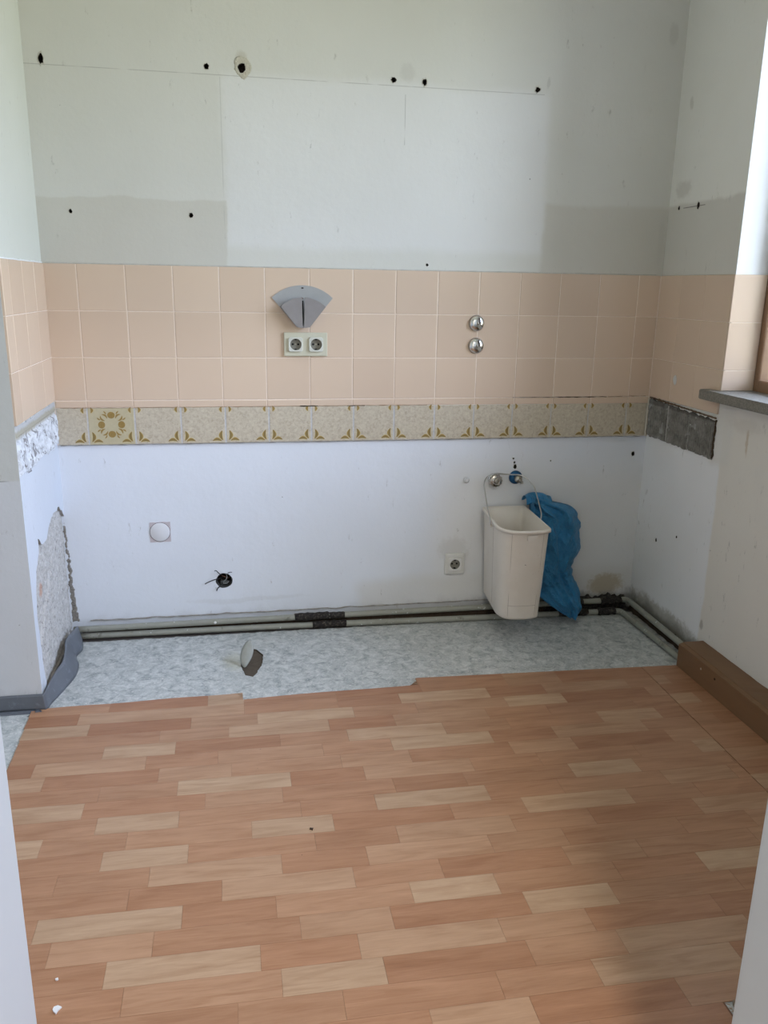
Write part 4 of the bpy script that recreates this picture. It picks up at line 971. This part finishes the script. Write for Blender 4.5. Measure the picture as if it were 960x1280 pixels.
# ------------------------------------------------------------------ blue bag
s = NT('crumpled_blue_plastic'); P = s.pos(); n = s.noise(P, 22, 6, .6, 1.6); n_ = s.noise(P, 70, 4, .6, 1.0)
c = s.mix(n, (.018, .18, .42), (.07, .36, .66)); s.bump(s.math('ADD', n, s.math('MULTIPLY', n_, .5)), 1.0, .022)
s.fin(c, .34, .5); s.b.inputs['Transmission Weight'].default_value = .12; m_bag = s.m
edge_L = [(1.694, .470), (1.694, .440), (1.692, .40), (1.690, .35), (1.688, .30), (1.688, .25), (1.690, .20), (1.700, .16), (1.725, .125), (1.765, .085), (1.835, .036)]
edge_R = [(1.690, .503), (1.775, .480), (1.862, .452), (1.895, .40), (1.907, .35), (1.904, .28), (1.884, .22), (1.890, .17), (1.912, .118), (1.912, .068), (1.885, .018)]
EL = catmull([(a, b, 0) for a, b in edge_L], 9); ER = catmull([(a, b, 0) for a, b in edge_R], 9)
nv, nu = len(EL), 60; bag = empty('plastic_bag', (1.79, -.05, .004)); tag(bag, 'crumpled blue plastic bag hanging behind the right side of the bin', 'bag')
vs = []; fs = []
for side in (0, 1):
    for j in range(nv):
        t = j/(nv-1)
        for i in range(nu+1):
            u = i/nu; e0 = EL[j]; e1 = ER[j]; x = e0.x+(e1.x-e0.x)*u+u*(.012*noise.noise(Vector((t*11, 3, 1)))+.006*noise.noise(Vector((t*30, 6, 1)))); z = e0.y+(e1.y-e0.y)*u
            if j == 0: z += .012*math.sin(PI*u)
            prof = math.sin(PI*u)**.6
            th = (.040+.028*math.sin(PI*min(1, t*1.05)))*prof
            # folds gathered at the top fan out downward
            ang = u*9+2.2*t; fold = .011*math.sin(ang*1.6+1.5*math.sin(t*5))+.010*noise.noise(Vector((u*5.5, t*4, 3)))+.005*noise.noise(Vector((u*14-t*5, t*9, 9)))
            rd = 1-2.2*abs(noise.noise(Vector((u*3.2-t*1.5, t*4.5, 21)))); rd2 = 1-2.2*abs(noise.noise(Vector((u*7+t*2, t*8, 33))))
            fold += .012*rd+.006*rd2
            diag = .016*max(0, 1-abs((u-.30)-(t-.25)*.62)/.10)-.012*max(0, 1-abs((u-.44)-(t-.25)*.62)/.09)
            yb = -.060 if z > .14 else -.060-.050*min(1, (.14-z)/.07)
            y = yb-.010-.6*th-(fold+diag)*prof
            if side == 1: y = yb+(.6*th if z > .15 else 0)
            else: y = min(y, yb-.004)
            vs.append((x, y, max(.004, z)))
M_ = (nu+1)*nv
for j in range(nv-1):
    for i in range(nu):
        a = j*(nu+1)+i; fs.append((a, a+1, a+nu+2, a+nu+1)); b = a+M_; fs.append((b, b+nu+1, b+nu+2, b+1))
for i in range(nu):
    fs.append((i, i+M_, i+1+M_, i+1)); b = (nv-1)*(nu+1)+i; fs.append((b, b+1, b+1+M_, b+M_))
o = mesh('bag_body', vs, fs, m_bag)
bm = bmesh.new(); bm.from_mesh(o.data); bmesh.ops.remove_doubles(bm, verts=bm.verts, dist=.0004); bmesh.ops.recalc_face_normals(bm, faces=bm.faces[:])
bm.to_mesh(o.data); bm.free()
for p_ in o.data.polygons: p_.use_smooth = True
local(o, bag)
# gathered mouth tucked over the bin's back corner
bm = bmesh.new(); grid = []
for i in range(15):
    t = i/14; row = []
    for j in range(11):
        u = j/10; a = PI*(.05+.95*u)
        x = 1.672+.105*t; z = .478+.030*math.sin(PI*(.25+.6*t))+.006*noise.noise(Vector((t*5, u*4, 1)))
        row.append(bm.verts.new((x, -.060+(.030-.010*t)*math.cos(a)+.004*noise.noise(Vector((t*9, u*5, 4))), z-.028+(.030)*math.sin(a))))
    grid.append(row)
for r0, r1 in zip(grid, grid[1:]):
    for j in range(10): bm.faces.new((r0[j], r1[j], r1[j+1], r0[j+1]))
bmesh.ops.recalc_face_normals(bm, faces=bm.faces[:]); bmesh.ops.solidify(bm, geom=bm.faces[:], thickness=.0012)
part('bag_mouth', bm, m_bag, bag, True)

# ------------------------------------------------------------------ crumbs on the floor
def chip(name, label, x, y, r, mat, seed, z=.0031, h=.003):
    o = obj(name, prism_bm(blob(0, 0, r, seed, 7, .9), fF, 0, h), mat); o.location = (x, y, z); o.rotation_euler = (0, 0, seed); tag(o, label, 'debris'); return o
m_chip = simple('white_chip', (.75, .75, .75), .7)
chip('paint_chip', 'small white paint chip on the flooring near the left door jamb', .252, -1.672, .0075, m_chip, 4)
chip('paint_chip', 'tiny white crumb on the flooring just beyond the larger paint chip', .24, -1.603, .0028, m_chip, 9)
chip('plaster_crumb', 'small dark crumb in the middle of the parquet-pattern flooring', .749, -1.24, .0045, m_crack, 5)
m_rub = simple('rubble', (.28, .22, .17), .9, var=.4)
chip('plaster_crumb', 'dark crumb lying in the gap at the torn corner by the right jamb', 1.462, -1.862, .007, m_rub, 6, z=.0002, h=.006)
# shell for the added fill light, out of view behind the camera
lamp = empty('hall_fill_lamp', (.9, -3.5, 2.46)); tag(lamp, 'unseen round white fill lamp added in the hall behind the doorway', 'lamp')
obj('fill_lamp_base', lathe_bm([(.16, .0), (.16, .02), (.10, .05), (.02, .06)], 32, 'Z', (0, 0, .028)), m_lampw, lamp, True)
# doorway threshold of the hall floor
